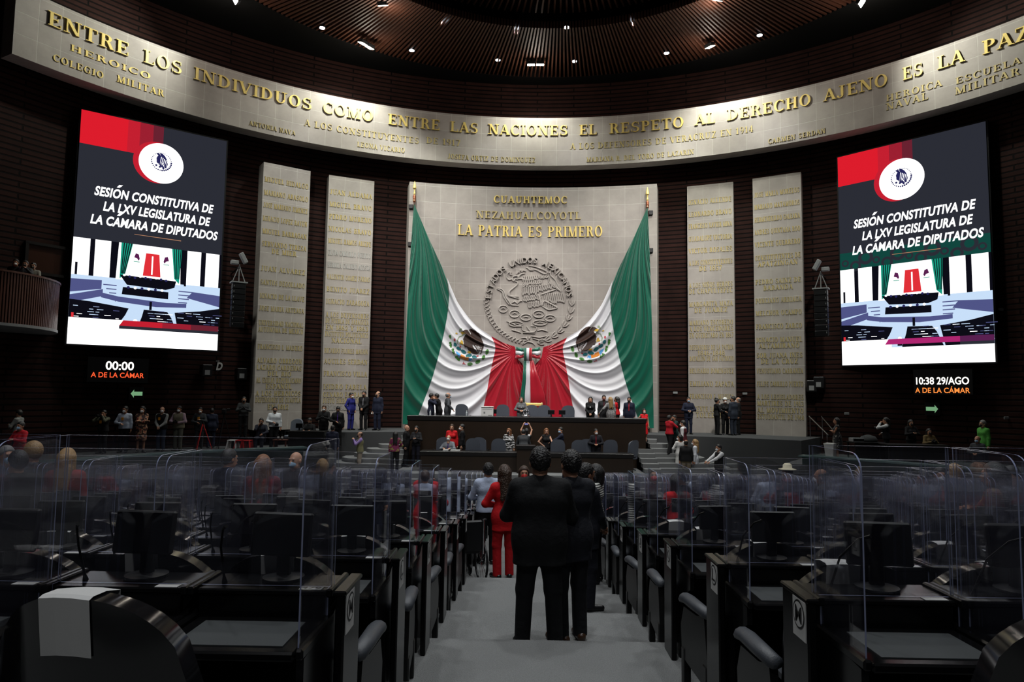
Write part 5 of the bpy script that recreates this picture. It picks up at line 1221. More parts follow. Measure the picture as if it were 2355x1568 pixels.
def pat(name, c1, c2, scale, kind='voronoi', c3=None):
    if name in MATS: return MATS[name]
    m = bpy.data.materials.new(name); m.use_nodes = True; nt = m.node_tree; b = nt.nodes['Principled BSDF']; b.inputs['Roughness'].default_value = .8; tc = nt.nodes.new('ShaderNodeTexCoord')
    if kind == 'voronoi': t = nt.nodes.new('ShaderNodeTexNoise'); t.inputs['Scale'].default_value = scale; t.inputs['Detail'].default_value = 2; out = t.outputs['Fac']
    else:
        t = nt.nodes.new('ShaderNodeTexWave'); t.inputs['Scale'].default_value = scale; t.bands_direction = 'Z'; t.inputs['Distortion'].default_value = 9.0 if kind == 'zebra' else 0.0; out = t.outputs['Fac']; t.inputs['Detail Scale'].default_value = 2.0
    nt.links.new(tc.outputs['Object'], t.inputs['Vector']); r = nt.nodes.new('ShaderNodeValToRGB'); r.color_ramp.interpolation = 'CONSTANT'
    r.color_ramp.elements[0].color = c1; r.color_ramp.elements[1].position = .52; r.color_ramp.elements[1].color = c2
    if c3: e = r.color_ramp.elements.new(.62); e.color = c3
    nt.links.new(out, r.inputs[0]); nt.links.new(r.outputs[0], b.inputs['Base Color']); MATS[name] = m; return m
SKINS = [mat('skin_tone_%d' % i, c, .5, spec=.35) for i, c in enumerate([(.46, .25, .165, 1), (.36, .18, .11, 1), (.25, .115, .065, 1), (.52, .31, .22, 1)])]
HAIRC = {'k': mat('black_hair', (.006, .005, .005, 1), .45, noise=(60, .4), bump=(90, .5)), 'b': mat('brown_hair', (.045, .022, .012, 1), .45, noise=(40, .5), bump=(90, .5)), 'l': mat('blonde_hair', (.30, .18, .07, 1), .45, noise=(40, .5), bump=(90, .5)),
         'o': mat('auburn_hair', (.20, .075, .025, 1), .45, noise=(40, .5), bump=(90, .5)), 'g': mat('grey_hair', (.16, .155, .15, 1), .5, noise=(40, .4), bump=(90, .4))}
MASKC = {'w': (.72, .74, .76), 'k': (.012, .012, .014), 'b': (.30, .48, .66), 'r': (.55, .02, .02), 'd': (.10, .012, .02)}
EYE = mat('dark_eyes', (.01, .008, .007, 1), .2); LIP = mat('lips', (.32, .09, .075, 1), .45)
BK, NV, GY, DG, CH = (.006, .006, .007), (.010, .013, .030), (.075, .082, .09), (.028, .030, .034), (.016, .017, .019)
ARM = {'down': ((.24, .03, .82), (.5, -.8, 0)), 'clasp': ((.035, .23, .97), (.8, -.5, -.2)), 'cam': ((.075, .20, 1.52), (.7, -.1, -.8)), 'chest': ((.06, .27, 1.22), (.8, -.3, -.6)), 'cross': ((-.12, .19, 1.20), (.8, 0, -.6)),
       'hip': ((.17, .10, 1.02), (1, -.5, 0)), 'up': ((.13, .16, 1.90), (.9, .3, 0)), 'reach': ((.10, .48, 1.12), (.6, -.2, -.8)), 'desk': ((.14, .40, .80), (.7, -.3, -.6)), 'pocket': ((.20, .06, .92), (.9, -.6, 0)), 'hug': ((.05, .33, 1.32), (.8, -.2, -.5)),
       'face': ((.05, .17, 1.50), (.6, .1, -.9)), 'belly': ((.07, .20, 1.10), (1, -.4, -.2)), 'side': ((.46, .12, 1.02), (.5, -.5, -.3)), 'lap': ((.12, .36, .68), (.8, -.3, -.3)), 'phone': ((.10, .25, 1.42), (.7, -.1, -.8))}
PN = [0]
def person(x, y, z, rz, label, H=1.68, g=1.0, sex='m', skin=0, hair='k', hs='short', mask='w', top='suit', c=CH, shirt=(.7, .7, .72), tie=None, legs=None, pants=None, shoe=BK, arms=('down', 'down'), head=(0, 0), lean=0, twist=0, stance=.10, near=False, group=None, hold=None, vest=None, glasses=False, hat=None, badge=None, topmat=None, spread=0.0, step=0.0):
    q = H/1.75; hb = .020 if not near else .009; hf = .010 if not near else .0055
    root = thing('person', label, 'person', (x, y, z), math.radians(rz), group); fem = sex == 'f'; sit = legs == 'sit'
    pants = pants if pants is not None else c
    hz = .93; dz = -.43 if sit else 0.0
    Rl = np.array(Matrix.Rotation(math.radians(-lean), 3, 'X') @ Matrix.Rotation(math.radians(twist), 3, 'Z'))
    def U(p):   # upper body: lean and twist about the hips
        p = np.array(p, float); return Rl@(p-np.array([0, 0, hz]))+np.array([0, 0, hz+dz])
    def D(p): p = np.array(p, float); return p+np.array([0, 0, dz])
    sw = .150 if fem else .168; sw *= (.5+.5*g); wd = .9 if fem else 1.0
    tors = lambda o, k=.09: [('c', U((-sw, 0, 1.405)), U((sw, 0, 1.405)), .052+o, .052+o, k), ('c', U((-.080*wd*g, .004, 1.29)), U((.080*wd*g, .004, 1.29)), .112*wd*g+o, .112*wd*g+o, k), ('c', U((-.070*wd*g, .010, 1.10)), U((.070*wd*g, .010, 1.10)), (.090 if fem else .104)*g+o, (.090 if fem else .104)*g+o, k),
        ('c', D((-.080*g, 0, .95)), D((.080*g, 0, .95)), .114*(.6+.4*g)+o, .114*(.6+.4*g)+o, k)]+([('e', U((s_*.075, .095, 1.255)), (.07+o, .06+o, .07+o), .05) for s_ in (-1, 1)] if fem else [])
    trap = lambda o: [('c', U((s_*.035, -.015, 1.455)), U((s_*.13, -.01, 1.405)), .050+o, .050+o, .05) for s_ in (-1, 1)]
    neck = ('c', U((0, -.01, 1.42)), U((0, .008, 1.55)), .062, .054, .04)
    J = {}
    for s_, an in ((-1, arms[0]), (1, arms[1])):
        S = U((s_*(sw+.012), 0, 1.405)); t, pole = ARM[an] if isinstance(an, str) else an
        T = np.array((t[0]*s_*(1 if an != 'down' else (.5+.5*g)+.02), t[1]*(1 if g <= 1.05 else 1.12), t[2])); T = U(T) if an not in ('desk', 'lap') else T
        l1, l2 = .295, .262; d = T-S; L = np.linalg.norm(d); 
        if L > (l1+l2)*.995: T = S+d/L*(l1+l2)*.995; d = T-S; L = np.linalg.norm(d)
        L = max(L, .12); a = (l1*l1-l2*l2+L*L)/(2*L); hh = math.sqrt(max(0, l1*l1-a*a)); u = d/np.linalg.norm(d); p = np.array((pole[0]*s_, pole[1], pole[2]), float); p -= u*(p@u); p /= np.linalg.norm(p)+1e-9
        J[s_] = (S, S+u*a+p*hh, T)
    K = {}
    for s_ in (-1, 1):
        if sit: hp = D((s_*.09, 0, .92)); kn = np.array((s_*.12, .42, .50)); an_ = np.array((s_*.12, .40, .08)); fwd = np.array((0, 1, 0))
        else:
            off = step*s_; hp = np.array((s_*.088, 0, .92)); an_ = np.array((s_*(stance+spread), -off*.5, .085)); kn = (hp+an_)/2+np.array((s_*.008, .028+abs(off)*.05, .01)); fwd = np.array((s_*.28, 1, 0)); fwd /= np.linalg.norm(fwd)
        K[s_] = (hp, kn, an_, fwd)
    sc = lambda pr: [tuple([p[0]]+[(np.asarray(v)*q if not isinstance(v, str) else v) if (isinstance(v, (np.ndarray, tuple, list))) and not (p[0] == '-h' and i == 0) else (v*q if isinstance(v, (int, float)) else v) for i, v in enumerate(p[1:])]) for p in pr]
    # ---- body: one figure of torso, limbs, head and hands
    hw = np.array(Matrix.Rotation(math.radians(head[0]), 3, 'Z') @ Matrix.Rotation(math.radians(head[1]), 3, 'X')); hc = U((0, .022, 1.617)); HS = 1.07
    Rh = (Rl if abs(lean) < 50 else np.eye(3))@hw
    hp_ = lambda p: hc+Rh@np.array(p, float)*HS
    def headlayer(prims, h):
        V, Q = surface(prims, h/q)
        return ((V*HS@Rh.T)+hc)*q if len(V) else V, Q
    legs_bare = [('c', K[s_][0], K[s_][1], .075, .052, .05) for s_ in (-1, 1)]+[('c', K[s_][1], K[s_][2], .050, .036, .03) for s_ in (-1, 1)]+[('c', K[s_][2]-K[s_][3]*.03-np.array((0, 0, .04)), K[s_][2]+K[s_][3]*.15-np.array((0, 0, .055)), .035, .026, .03) for s_ in (-1, 1)]
    armp = [('c', J[s_][0], J[s_][1], .045, .037, .04) for s_ in (-1, 1)]+[('c', J[s_][1], J[s_][2], .037, .026, .02) for s_ in (-1, 1)]
    body = tors(-.012)+trap(-.012)+[neck]+armp+legs_bare
    VB = surface(sc(body), .022)
    hd = [('e', (0, -.014, .022), (.076, .097, .098), .02), ('e', (0, .026, -.035), (.060, .072, .088), .03), ('c', (-.030, .030, -.085), (.030, .030, -.085), .032, .032, .03), ('c', (0, -.015, -.17), (0, -.012, -.06), .054, .054, .03),
          ('c', (0, .093, .002), (0, .112, -.036), .008, .013, .012), ('c', (-.034, .082, .026), (.034, .082, .026), .012, .012, .012), ('e', (-.079, -.012, -.012), (.012, .02, .032), .008), ('e', (.079, -.012, -.012), (.012, .02, .032), .008),
          ('-e', (-.031, .104, .006), (.017, .014, .010), .008), ('-e', (.031, .104, .006), (.017, .014, .010), .008)]
    parts = [(VB[0], VB[1], 0)]; hl = headlayer(hd, hf); parts.append((hl[0], hl[1], 0))
    for s_ in (-1, 1):
        e = headlayer([('e', (s_*.031, .086, .006), (.014, .011, .008), .01)], .006); parts.append((e[0], e[1], 1))
    if mask is None: e = headlayer([('c', (-.020, .094, -.070), (.020, .094, -.070), .0095, .0095, .01)], .006); parts.append((e[0], e[1], 2))
    for s_ in (-1, 1):
        S, E, T = J[s_]; u = (T-E)/np.linalg.norm(T-E); w_ = np.cross(u, np.array((0, 0, 1.0))); w_ = w_/np.linalg.norm(w_) if np.linalg.norm(w_) > .2 else np.array((1.0, 0, 0)); nrm = np.cross(w_, u)
        if arms[0 if s_ < 0 else 1] == 'down': w_, nrm = np.array((0, 1.0, 0)), np.array((s_*1.0, 0, 0))
        pin = -nrm if nrm[2] > 0 else nrm
        if arms[0 if s_ < 0 else 1] == 'down': pin = -nrm
        hn = [('c', T-u*.02, T+u*.03, .027, .030, .02), ('c', T+u*.05-w_*.026, T+u*.05+w_*.026, .018, .018, .02)]; 
        for f, (lo_, ln) in enumerate(((-.031, .058), (-.011, .066), (.010, .063), (.030, .050))):
            b0 = T+u*.075+w_*lo_; cu = .55+.12*f; b1 = b0+(u*math.cos(cu*.6)+pin*math.sin(cu*.6))*ln*.55; b2 = b1+(u*math.cos(cu*1.9)+pin*math.sin(cu*1.9))*ln*.5; hn += [('c', b0-u*.02, b1, .0098, .009, .006), ('c', b1, b2, .009, .0078, .004)]
        b0 = T+u*.02-w_*.028; b1 = b0-w_*.024+u*.034+pin*.012; hn += [('c', b0, b1, .0125, .0105, .012), ('c', b1, b1+u*.032+pin*.012+w_*.004, .0105, .009, .005)]
        hv = surface(sc(hn), .0062 if not near else .0045); parts.append((hv[0], hv[1], 0))
    smesh('body', parts, [SKINS[skin], EYE, LIP], root)
    # ---- hair
    if hs != 'bald':
        o = .013; hr = [('e', (0, -.016, .026), (.076+o, .097+o, .098+o), .02)]
        if hs == 'ring': hr += [('-h', (0, .35, 1), .045, .01), ('-h', (0, 1, -.2), .03, .02)]
        else: hr += [('-h', (0, .86, -.9), .010, .02)]
        hr += [('-e', (s_*.092, .012, -.03), (.030, .034, .046), .01) for s_ in (-1, 1)] if hs in ('short', 'ring') else []
        hr += [('-h', (0, 0, -1), .085 if hs in ('short', 'ring') else .10, .015)]
        if hs == 'long': hr += [('c', (0, -.075, .0), (0, -.11, -.30), .082, .055, .04), ('c', (-.075, -.03, .03), (-.085, -.03, -.24), .030, .026, .03), ('c', (.075, -.03, .03), (.085, -.03, -.24), .030, .026, .03), ('c', (-.05, -.09, -.1), (-.06, -.11, -.36), .045, .03, .03), ('c', (.05, -.09, -.1), (.05, -.11, -.38), .045, .03, .03)]
        if hs == 'bob': hr += [('c', (-.07, -.03, .03), (-.075, -.02, -.12), .034, .030, .03), ('c', (.07, -.03, .03), (.075, -.02, -.12), .034, .03, .03), ('c', (0, -.07, .0), (0, -.07, -.12), .075, .06, .03)]
        if hs == 'bun': hr += [('e', (0, -.07, .125), (.05, .05, .045), .015)]
        if hs == 'tail': hr += [('c', (0, -.12, .03), (0, -.15, -.25), .035, .02, .02)]
        if near: hr += [('n', .0045, 120.0, 0), ('n', .003, 260.0, 0)]
        l = headlayer(hr, hf); smesh('hair', [(l[0], l[1], 0)], [HAIRC[hair]], root)
    if mask:
        l = headlayer([('e', (0, .036, -.048), (.060, .074, .064), .02), ('c', (0, .10, -.03), (0, .105, -.06), .016, .02, .02), ('-h', (0, -1, .35), -.030, .01), ('-h', (0, 0, 1), -.004, .006), ('-h', (0, .0, -1), .112, .01)], hf*.8)
        mo = smesh('face_mask', [(l[0], l[1], 0)], [mat('mask_'+mask, MASKC[mask]+(1,), .8)], root)
    if glasses:
        b = MB()
        for s_ in (-1, 1):
            b.tube([tuple(hp_((s_*.034+.024*math.cos(a), .108, .004+.019*math.sin(a)))*q) for a in [2*PI*k/14 for k in range(15)]], .0028, 5); b.tube([tuple(hp_((s_*.057, .104, .01))*q), tuple(hp_((s_*.082, -.01, .008))*q)], .0026, 5)
        b.tube([tuple(hp_((-.01, .110, .008))*q), tuple(hp_((.01, .110, .008))*q)], .0026, 5); b.build('glasses', M_PLASTIC, root)
    if hat:
        b = MB(); b.lathe([(.06, .14), (.095, .11), (.108, .02), (.195, .0), (.20, .008), (.112, .03)] if hat != 'cap' else [(.03, .10), (.07, .085), (.10, .04), (.104, -.02), (.098, -.02)], n=24); o_ = b.build('hat', mat('straw_hat', (.55, .50, .36, 1), .8, noise=(60, .2)) if hat != 'cap' else M_WHITE, root, smooth=True); o_.location = tuple(hp_((0, -.01, .055))*q); o_.rotation_euler = (0, 0, math.radians(head[0]))
    # ---- clothes
    def sleeves(o, full=True, s0=1.0): return [('c', J[s_][0], J[s_][1], .050+o, .044+o, .05) for s_ in (-1, 1)]+([('c', J[s_][1], J[s_][2]-(J[s_][2]-J[s_][1])*.05, .044+o, .033+o*.8, .03) for s_ in (-1, 1)] if full else [])
    tm = topmat or cloth(c); hemz = .74
    V = lambda w_: [('-c', U((0, .19+.03*(g-1)*4, 1.50)), U((0, .155*g+.02, 1.13)), .085*w_, .012, .012)]
    if top == 'suit':
        pr = tors(.012)+trap(.010)+sleeves(.014)+[('c', D((s_*.078*g, -.002, .98)), D((s_*.084*g, -.002, .60)), .113*(.6+.4*g), .122*(.6+.4*g), .07) for s_ in (-1, 1)]+[('c', U((-.045, -.045, 1.432)), U((.045, -.045, 1.432)), .038, .038, .03)]+[('-h', (0, 0, -1), -(hemz+dz*.9) if not sit else -(hemz+dz+.03), .008)]+V(1.0)
        l = surface(sc(pr), hb*.8); smesh('jacket', [(l[0], l[1], 0)], [tm], root)
        ps = tors(.004)+[('c', U((0, -.012, 1.42)), U((0, .004, 1.482)), .070, .064, .02), ('-h', (0, 0, 1), 1.515 if lean < 20 and not sit else 3.0, .004)]; l = surface(sc(ps), hb*.8); smesh('shirt', [(l[0], l[1], 0)], [cloth(shirt)], root)
        if tie: pt = [('c', U((0, .088*g+.0, 1.43)), U((0, .118*g, 1.30)), .018, .022, .01), ('c', U((0, .118*g, 1.30)), U((0, .120*g, 1.12)), .022, .024, .01)]; l = surface(sc(pt), .008); smesh('necktie', [(l[0], l[1], 0)], [cloth(tie)], root)
    elif top in ('shirt', 'blouse', 'sleeveless', 'tshirt'):
        pr = tors(.010)+trap(.004)+([] if top == 'sleeveless' else sleeves(.010, top != 'tshirt'))+[('c', D((-.078*g, 0, .88)), D((.078*g, 0, .88)), .118*(.6+.4*g), .118*(.6+.4*g), .05), ('c', U((0, -.012, 1.43)), U((0, .0, 1.468)), .072, .064, .02), ('-h', (0, 0, -1), -(.90+dz), .008), ('-e', U((0, .07, 1.50)), (.05, .07, .06), .01)]
        l = surface(sc(pr), hb*.8); smesh('shirt', [(l[0], l[1], 0)], [tm], root)
    elif top == 'dress':
        pr = tors(.010)+([] if shirt is None else sleeves(.010))+[('c', D((0, 0, .93)), D((0, 0, .50)), .17, .20, .08), ('-h', (0, 0, -1), -(.46+dz), .008), ('-e', U((0, .07, 1.48)), (.06, .07, .06), .01)]
        l = surface(sc(pr), hb*.8); smesh('dress', [(l[0], l[1], 0)], [tm], root)
    if vest is not None:
        pr = tors(.020)+[('c', D((-.08*g, 0, .90)), D((.08*g, 0, .90)), .128, .128, .05), ('-h', (0, 0, -1), -(.88+dz), .008)]+V(.8); l = surface(sc(pr), hb*.8); smesh('vest', [(l[0], l[1], 0)], [cloth(vest)], root)
    if top != 'dress' or sit:
        pr = [('c', D((-.082*g, 0, .955)), D((.082*g, 0, .955)), .117*(.6+.4*g), .117*(.6+.4*g), .05)]+[('c', K[s_][0], K[s_][1], .098*(.65+.35*g), .076*(.8+.2*g), .05) for s_ in (-1, 1)]+[('c', K[s_][1], K[s_][2]-np.array((0, 0, .035)), .072*(.8+.2*g), .068, .03) for s_ in (-1, 1)]+[('-h', (0, 0, 1), 1.02+dz, .01), ('-h', (0, 0, -1), -.045, .006)]
        l = surface(sc(pr), hb*.8); smesh('trousers', [(l[0], l[1], 0)], [cloth(pants)], root)
    for s_ in (-1, 1):
        a = K[s_][2]; f = K[s_][3]; base = np.array((a[0], a[1], 0)); pr = [('c', base-f*.045+np.array((0, 0, .04)), base+f*.16+np.array((0, 0, .030)), .044, .036, .02), ('c', base+np.array((0, 0, .06)), base+np.array((0, 0, .095)), .045, .045, .02), ('-h', (0, 0, -1), 0.0, .004)]
        l = surface(sc(pr), .014 if not near else .008); smesh('shoe', [(l[0], l[1], 0)], [mat('shoe_leather_%s' % ('brown' if shoe != BK else 'black'), tuple(shoe)+(1,), .28)], root)
    if badge:
        b = MB(); p0 = U((.03*(1), .155*g, 1.28)) if badge != 'low' else U((.06, .15*g, 1.16)); b.box(tuple(np.array(p0)*q), (.085, .012, .11), 0, .004); b.build('badge', mat('orange_badge', (.75, .30, .02, 1), .6), root)
    # ---- things held in the hands (top-level)
    if hold:
        kind, hl_ = hold; M = Matrix.Translation((x, y, z)) @ Matrix.Rotation(math.radians(rz), 4, 'Z'); mid = (J[-1][2]+J[1][2])/2 if kind not in ('phone1', 'paper1') else J[1][2]
        if kind in ('camera', 'phone'): mid = mid+np.array((0, .065, .02))
        else: mid = mid+(J[1][2]-J[1][1])/np.linalg.norm(J[1][2]-J[1][1])*.09
        P = M @ Vector(tuple(mid*q)); zr = math.radians(rz)
        if kind == 'camera':
            t = thing('camera', hl_, 'camera', tuple(P), zr); MB().box((0, 0, 0), (.14, .07, .10), 0, .012).build('body', M_PLASTIC, t); b = MB(); b.tube([(0, .03, 0), (0, .16, 0)], [.040, .045], 14); b.build('lens', M_PLASTIC, t); b = MB(); b.box((0, 0, .07), (.06, .06, .04), 0, .008); b.build('viewfinder', M_PLASTIC, t)
        elif kind in ('phone', 'phone1'):
            t = thing('smartphone', hl_, 'phone', tuple(P), zr); R = Matrix.Rotation(.5, 3, 'X'); MB().box((0, 0, 0), (.15 if kind == 'phone' and arms[0] == 'up' else .075, .009, .075 if arms[0] == 'up' else .15), 0, .003, R).build('body', M_PLASTIC, t); MB().box(tuple(R @ Vector((0, -.0055, 0))), (.14 if arms[0] == 'up' else .066, .002, .066 if arms[0] == 'up' else .13), 0, 0, R).build('screen', emat('phone_screen', (.35, .35, .8, 1), .6), t)
        elif kind == 'paper1':
            tag(MB().box((0, 0, 0), (.12, .008, .09)).build('paper', M_PAPER, None, loc=tuple(P)), hl_, 'paper').rotation_euler = (.3, 0, zr)
    return root
def A(px, Y, z): p = at_y(px, 900, Y); return p[0], Y, z
def F(px, py, z): p = at_z(px, py, z); return p[0], p[1], z
def PR(px, Y, ty, z=None):
    p = at_y(px, ty, Y); return p[0], Y, ZSD if z is None else z
def HT(px, Y, ty, z=None): return max(1.45, min(1.80, at_y(px, ty, Y)[2]-(ZSD if z is None else z)))
WH, LB, RD_ = (.62, .62, .63), (.42, .48, .62), (.50, .008, .012)
# ---- in the centre aisle
xj = row_floor(3)
person(-.055, 5.98, xj, 2, 'stout person in a dark suit seen from behind in the middle of the aisle', 1.70, 1.28, arms=('belly', 'belly'), c=(.0065, .007, .008), mask=None, hair='k', skin=1, near=True, spread=.045, shirt=WH, pants=(.006, .0065, .0075))
person(.235, 6.20, row_floor(3), 28, 'person in a dark suit and brown shoes, at the right shoulder of the stout one', 1.66, 1.02, arms=('clasp', 'clasp'), c=(.012, .013, .018), mask='b', hair='k', skin=1, near=True, shoe=(.045, .022, .012), head=(-12, 0), pants=(.008, .009, .011), spread=.0)
person(.49, 7.66, row_floor(4), -62, 'short person with glasses and dark mask in profile facing right in the aisle', 1.57, 1.08, arms=('clasp', 'clasp'), c=(.008, .009, .014), mask='k', hair='k', skin=2, near=True, glasses=True)
person(*A(1163, 10.1, row_floor(6)), 20, 'person with long wavy brown hair in a red trouser suit, seen from behind', 1.62, .95, 'f', 1, 'b', 'long', None, c=RD_, arms=('belly', 'phone'), near=True, pants=(.38, .006, .010))
person(*A(1126, 11.5, row_floor(7)), 8, 'person in a pale blue shirt and black trousers seen from behind in the aisle', 1.64, 1.02, top='shirt', c=LB, pants=BK, arms=('belly', 'belly'), mask=None, skin=1, near=True)
person(*A(1208, 12.6, row_floor(8)), 165, 'person with a red face mask half hidden behind the stout one', 1.62, 1, 'f', 1, 'b', 'bob', 'r', c=DG, head=(20, 0))
person(*A(1325, 12.0, row_floor(7)), 150, 'person with a white mask looking over the right shoulder of the stout one', 1.74, 1, skin=1, c=NV, hair='b')
person(*A(1372, 9.35, row_floor(5)), 70, 'person in a striped blouse and dark hair behind the one with glasses', 1.56, .95, 'f', 1, 'k', 'bob', 'k', top='blouse', topmat=pat('stripe_cloth', (.6, .6, .56, 1), (.03, .03, .03, 1), 11, 'stripe'), pants=BK, arms=('belly', 'belly'))
# ---- on the stage left of the panel
person(*A(808, 30.3, ZST), -120, 'person in a bright blue suit with a white mask beside the inner left column', 1.64, .96, skin=1, mask='w', c=(.018, .020, .16), arms=('pocket', 'pocket'), shirt=WH)
person(*A(838, 30.3, ZST), 170, 'person in a black suit with hands clasped, middle of the three left of the panel', 1.72, 1, skin=1, mask='k', c=BK, tie=(.2, .2, .22), arms=('clasp', 'clasp'))
person(*A(870, 30.3, ZST), 160, 'bald person in a dark suit holding a paper, left of the flags', 1.72, 1.02, skin=0, hs='ring', mask='k', c=NV, arms=('down', 'down'), hold=('paper1', 'white paper in the hand of the bald one left of the panel'), head=(-25, 0))
# ---- behind the upper desk
person(*A(992, 29.35, ZST), -100, 'person in a navy suit and white mask, leftmost behind the upper desk', 1.66, 1.02, skin=1, mask='w', c=NV, arms=('down', 'face'), head=(30, 0))
person(*A(1011, 29.6, ZST), 80, 'person in a black suit whispering with a raised hand behind the upper desk', 1.66, 1, skin=1, mask='k', c=BK, arms=('face', 'down'), lean=10)
person(*A(1030, 29.3, ZST), -70, 'balding person in a grey suit leaning on a chair behind the upper desk', 1.70, 1.05, skin=0, hs='ring', hair='g', mask='b', c=(.045, .048, .055), arms=('down', 'side'))
person(*A(1199, 29.3, ZST), 182, 'smiling person in a grey jacket and white blouse at the middle of the upper desk', 1.55, .95, 'f', 0, 'b', 'bob', None, c=(.10, .105, .11), arms=('belly', 'belly'))
person(*A(1358, 29.4, ZST), 172, 'person with long dark hair, black jacket and white top behind the upper desk', 1.60, .92, 'f', 0, 'k', 'long', None, c=BK, shirt=WH, arms=('clasp', 'clasp'))
person(*A(1389, 29.7, ZST), 175, 'person in a charcoal suit with dark red mask and tie behind the upper desk', 1.68, 1.05, skin=1, mask='d', c=CH, tie=(.10, .01, .02), arms=('down', 'down'))
person(*A(1404, 29.2, ZST), 15, 'blonde person in a grey tweed jacket seen from behind at the upper desk', 1.60, .95, 'f', 0, 'l', 'long', None, c=(.2, .2, .2), topmat=pat('tweed', (.09, .09, .09, 1), (.34, .34, .34, 1), 60), pants=BK, arms=('side', 'down'))
person(*A(1419, 29.9, ZST), 60, 'dark-haired person in a red top behind the blonde one at the upper desk', 1.62, .95, 'f', 1, 'k', 'long', 'k', top='blouse', c=RD_, pants=BK, arms=('belly', 'belly'))
person(*A(1447, 29.4, ZST), 165, 'person in a navy suit with red tie and black mask behind the upper desk', 1.62, 1, skin=1, mask='k', c=NV, tie=(.40, .02, .03), arms=('down', 'down'))
person(*A(1481, 28.9, 1.48), 185, 'person in a red dress, hand on hip, right of the upper desk', 1.46, .95, 'f', 0, 'k', 'bob', 'w', top='dress', c=(.55, .008, .014), shirt=None, arms=('down', 'hip'))
# ---- around the lower desk
person(*A(937, 27.5, ZPF), -95, 'bald person in a black suit standing at the left end of the desks', 1.66, 1.12, skin=0, hs='bald', mask=None, c=BK, arms=('down', 'down'), head=(-15, 0))
person(*A(960, 27.7, ZPF), 172, 'person in a dark dress with long hair looking at a phone beside the desks', 1.62, .95, 'f', 0, 'k', 'long', 'k', top='blouse', c=(.010, .010, .012), pants=(.008, .008, .016), arms=('chest', 'chest'), hold=('phone', 'phone held by the dark-dressed one left of the desks'))
person(*A(912, 25.3, .52), 10, 'dark-haired person in a flowered blouse seen from behind below the left steps', 1.52, 1, 'f', 1, 'k', 'long', None, top='blouse', topmat=pat('flower_cloth', (.16, .012, .06, 1), (.22, .20, .05, 1), 9), pants=BK, arms=('down', 'belly'))
person(*A(1041, 27.95, ZPF), 182, 'person in a shiny red jacket behind the seated one in grey', 1.70, 1, 'f', 0, 'b', 'long', None, c=RD_, shirt=BK, arms=('down', 'down'))
person(*A(1034, 27.25, ZPF+.02), 175, 'person in a light grey suit and purple tie seated at the lower desk', 1.70, 1.05, skin=0, hs='ring', hair='g', mask='w', c=(.17, .185, .21), tie=(.06, .02, .16), legs='sit', arms=('desk', 'desk'), head=(0, 18))
person(*A(1065, 27.6, ZPF), 95, 'person all in black facing left at the lower desk', 1.72, 1.1, skin=0, mask='w', top='shirt', c=BK, arms=('down', 'down'), head=(15, 0))
person(*A(1171, 27.2, ZPF), 190, 'person with long fair hair in a zebra print blouse at the lower desk', 1.60, .95, 'f', 0, 'o', 'long', 'k', top='blouse', topmat=pat('zebra_cloth', (.62, .62, .62, 1), (.01, .01, .01, 1), 3.0, 'zebra'), pants=(.3, .3, .3), arms=('down', 'down'), head=(-35, 0))
person(*A(1206, 26.75, ZPF), 5, 'person in a dark grey suit bending over behind the lectern', 1.62, 1.1, skin=0, mask=None, hair='k', c=(.03, .032, .036), arms=('chest', 'chest'), lean=22)
person(*A(1212, 27.5, ZPF), 2, 'person with raised arms photographing the upper desk behind the lectern', 1.60, .92, 'f', 0, 'k', 'bob', None, top='sleeveless', c=WH, vest=BK, pants=BK, arms=('up', 'up'), hold=('phone', 'phone held up high toward the upper desk'))
person(*A(1257, 27.3, ZPF), 200, 'person in a black sleeveless dress reaching out beside the lectern', 1.62, 1.02, 'f', 0, 'o', 'long', None, top='sleeveless', c=BK, arms=('reach', 'hip'), head=(-15, 0))
person(*A(1291, 27.4, ZPF), 95, 'person in a navy suit and blue mask reaching left at the lower desk', 1.66, 1, skin=0, mask='b', c=NV, arms=('reach', 'down'), head=(40, 0))
person(*A(1371, 27.3, ZPF), 175, 'person in a black suit with dark red tie and white mask at the lower desk', 1.62, 1, skin=1, mask='w', c=(.010, .010, .014), tie=(.22, .01, .02), arms=('belly', 'belly'), head=(15, 0))
# ---- right steps and stage
person(*A(1539, 28.1, 1.10), -60, 'person in a red sleeveless top hugging another on the right steps', 1.60, 1.05, 'f', 2, 'k', 'short', 'w', top='tshirt', c=(.42, .01, .02), pants=BK, arms=('hug', 'hug'), step=.3)
person(*A(1551, 28.4, 1.10), 110, 'person in a dark teal jacket being hugged on the right steps', 1.60, 1, 'f', 1, 'k', 'short', 'k', c=(.01, .03, .03), pants=BK, arms=('hug', 'hug'))
person(*A(1571, 28.6, .70), 60, 'person with short dark hair and dark red vest by the right steps', 1.78, 1, skin=0, mask='w', top='shirt', c=WH, vest=(.07, .01, .015), pants=BK)
person(*A(1563, 27.3, .36), 20, 'person in a short white dress seen from behind by the right steps', 1.60, 1, 'f', 1, 'k', 'bob', 'w', top='dress', c=(.62, .62, .60), shirt=(.6, .6, .6), arms=('belly', 'belly'), head=(60, 0))
person(*A(1577, 27.0, .10), -10, 'balding person in a black vest and khaki trousers seen from behind by the right steps', 1.68, 1.1, skin=2, hs='ring', hair='k', mask='w', top='shirt', c=BK, vest=BK, pants=(.17, .135, .085), arms=('down', 'down'))
person(*A(1598, 27.4, .10), 70, 'person with long golden hair in a white suit by the right steps', 1.68, .95, 'f', 0, 'l', 'long', 'w', c=(.60, .62, .66), shirt=WH, arms=('down', 'belly'))
person(*A(1583, 30.6, ZST), 178, 'person in a navy suit and pale blue mask alone left of the inner right column', 1.64, 1, skin=1, mask='b', c=NV, arms=('belly', 'belly'), hold=('phone1', 'pale phone held by the one left of the inner right column'))
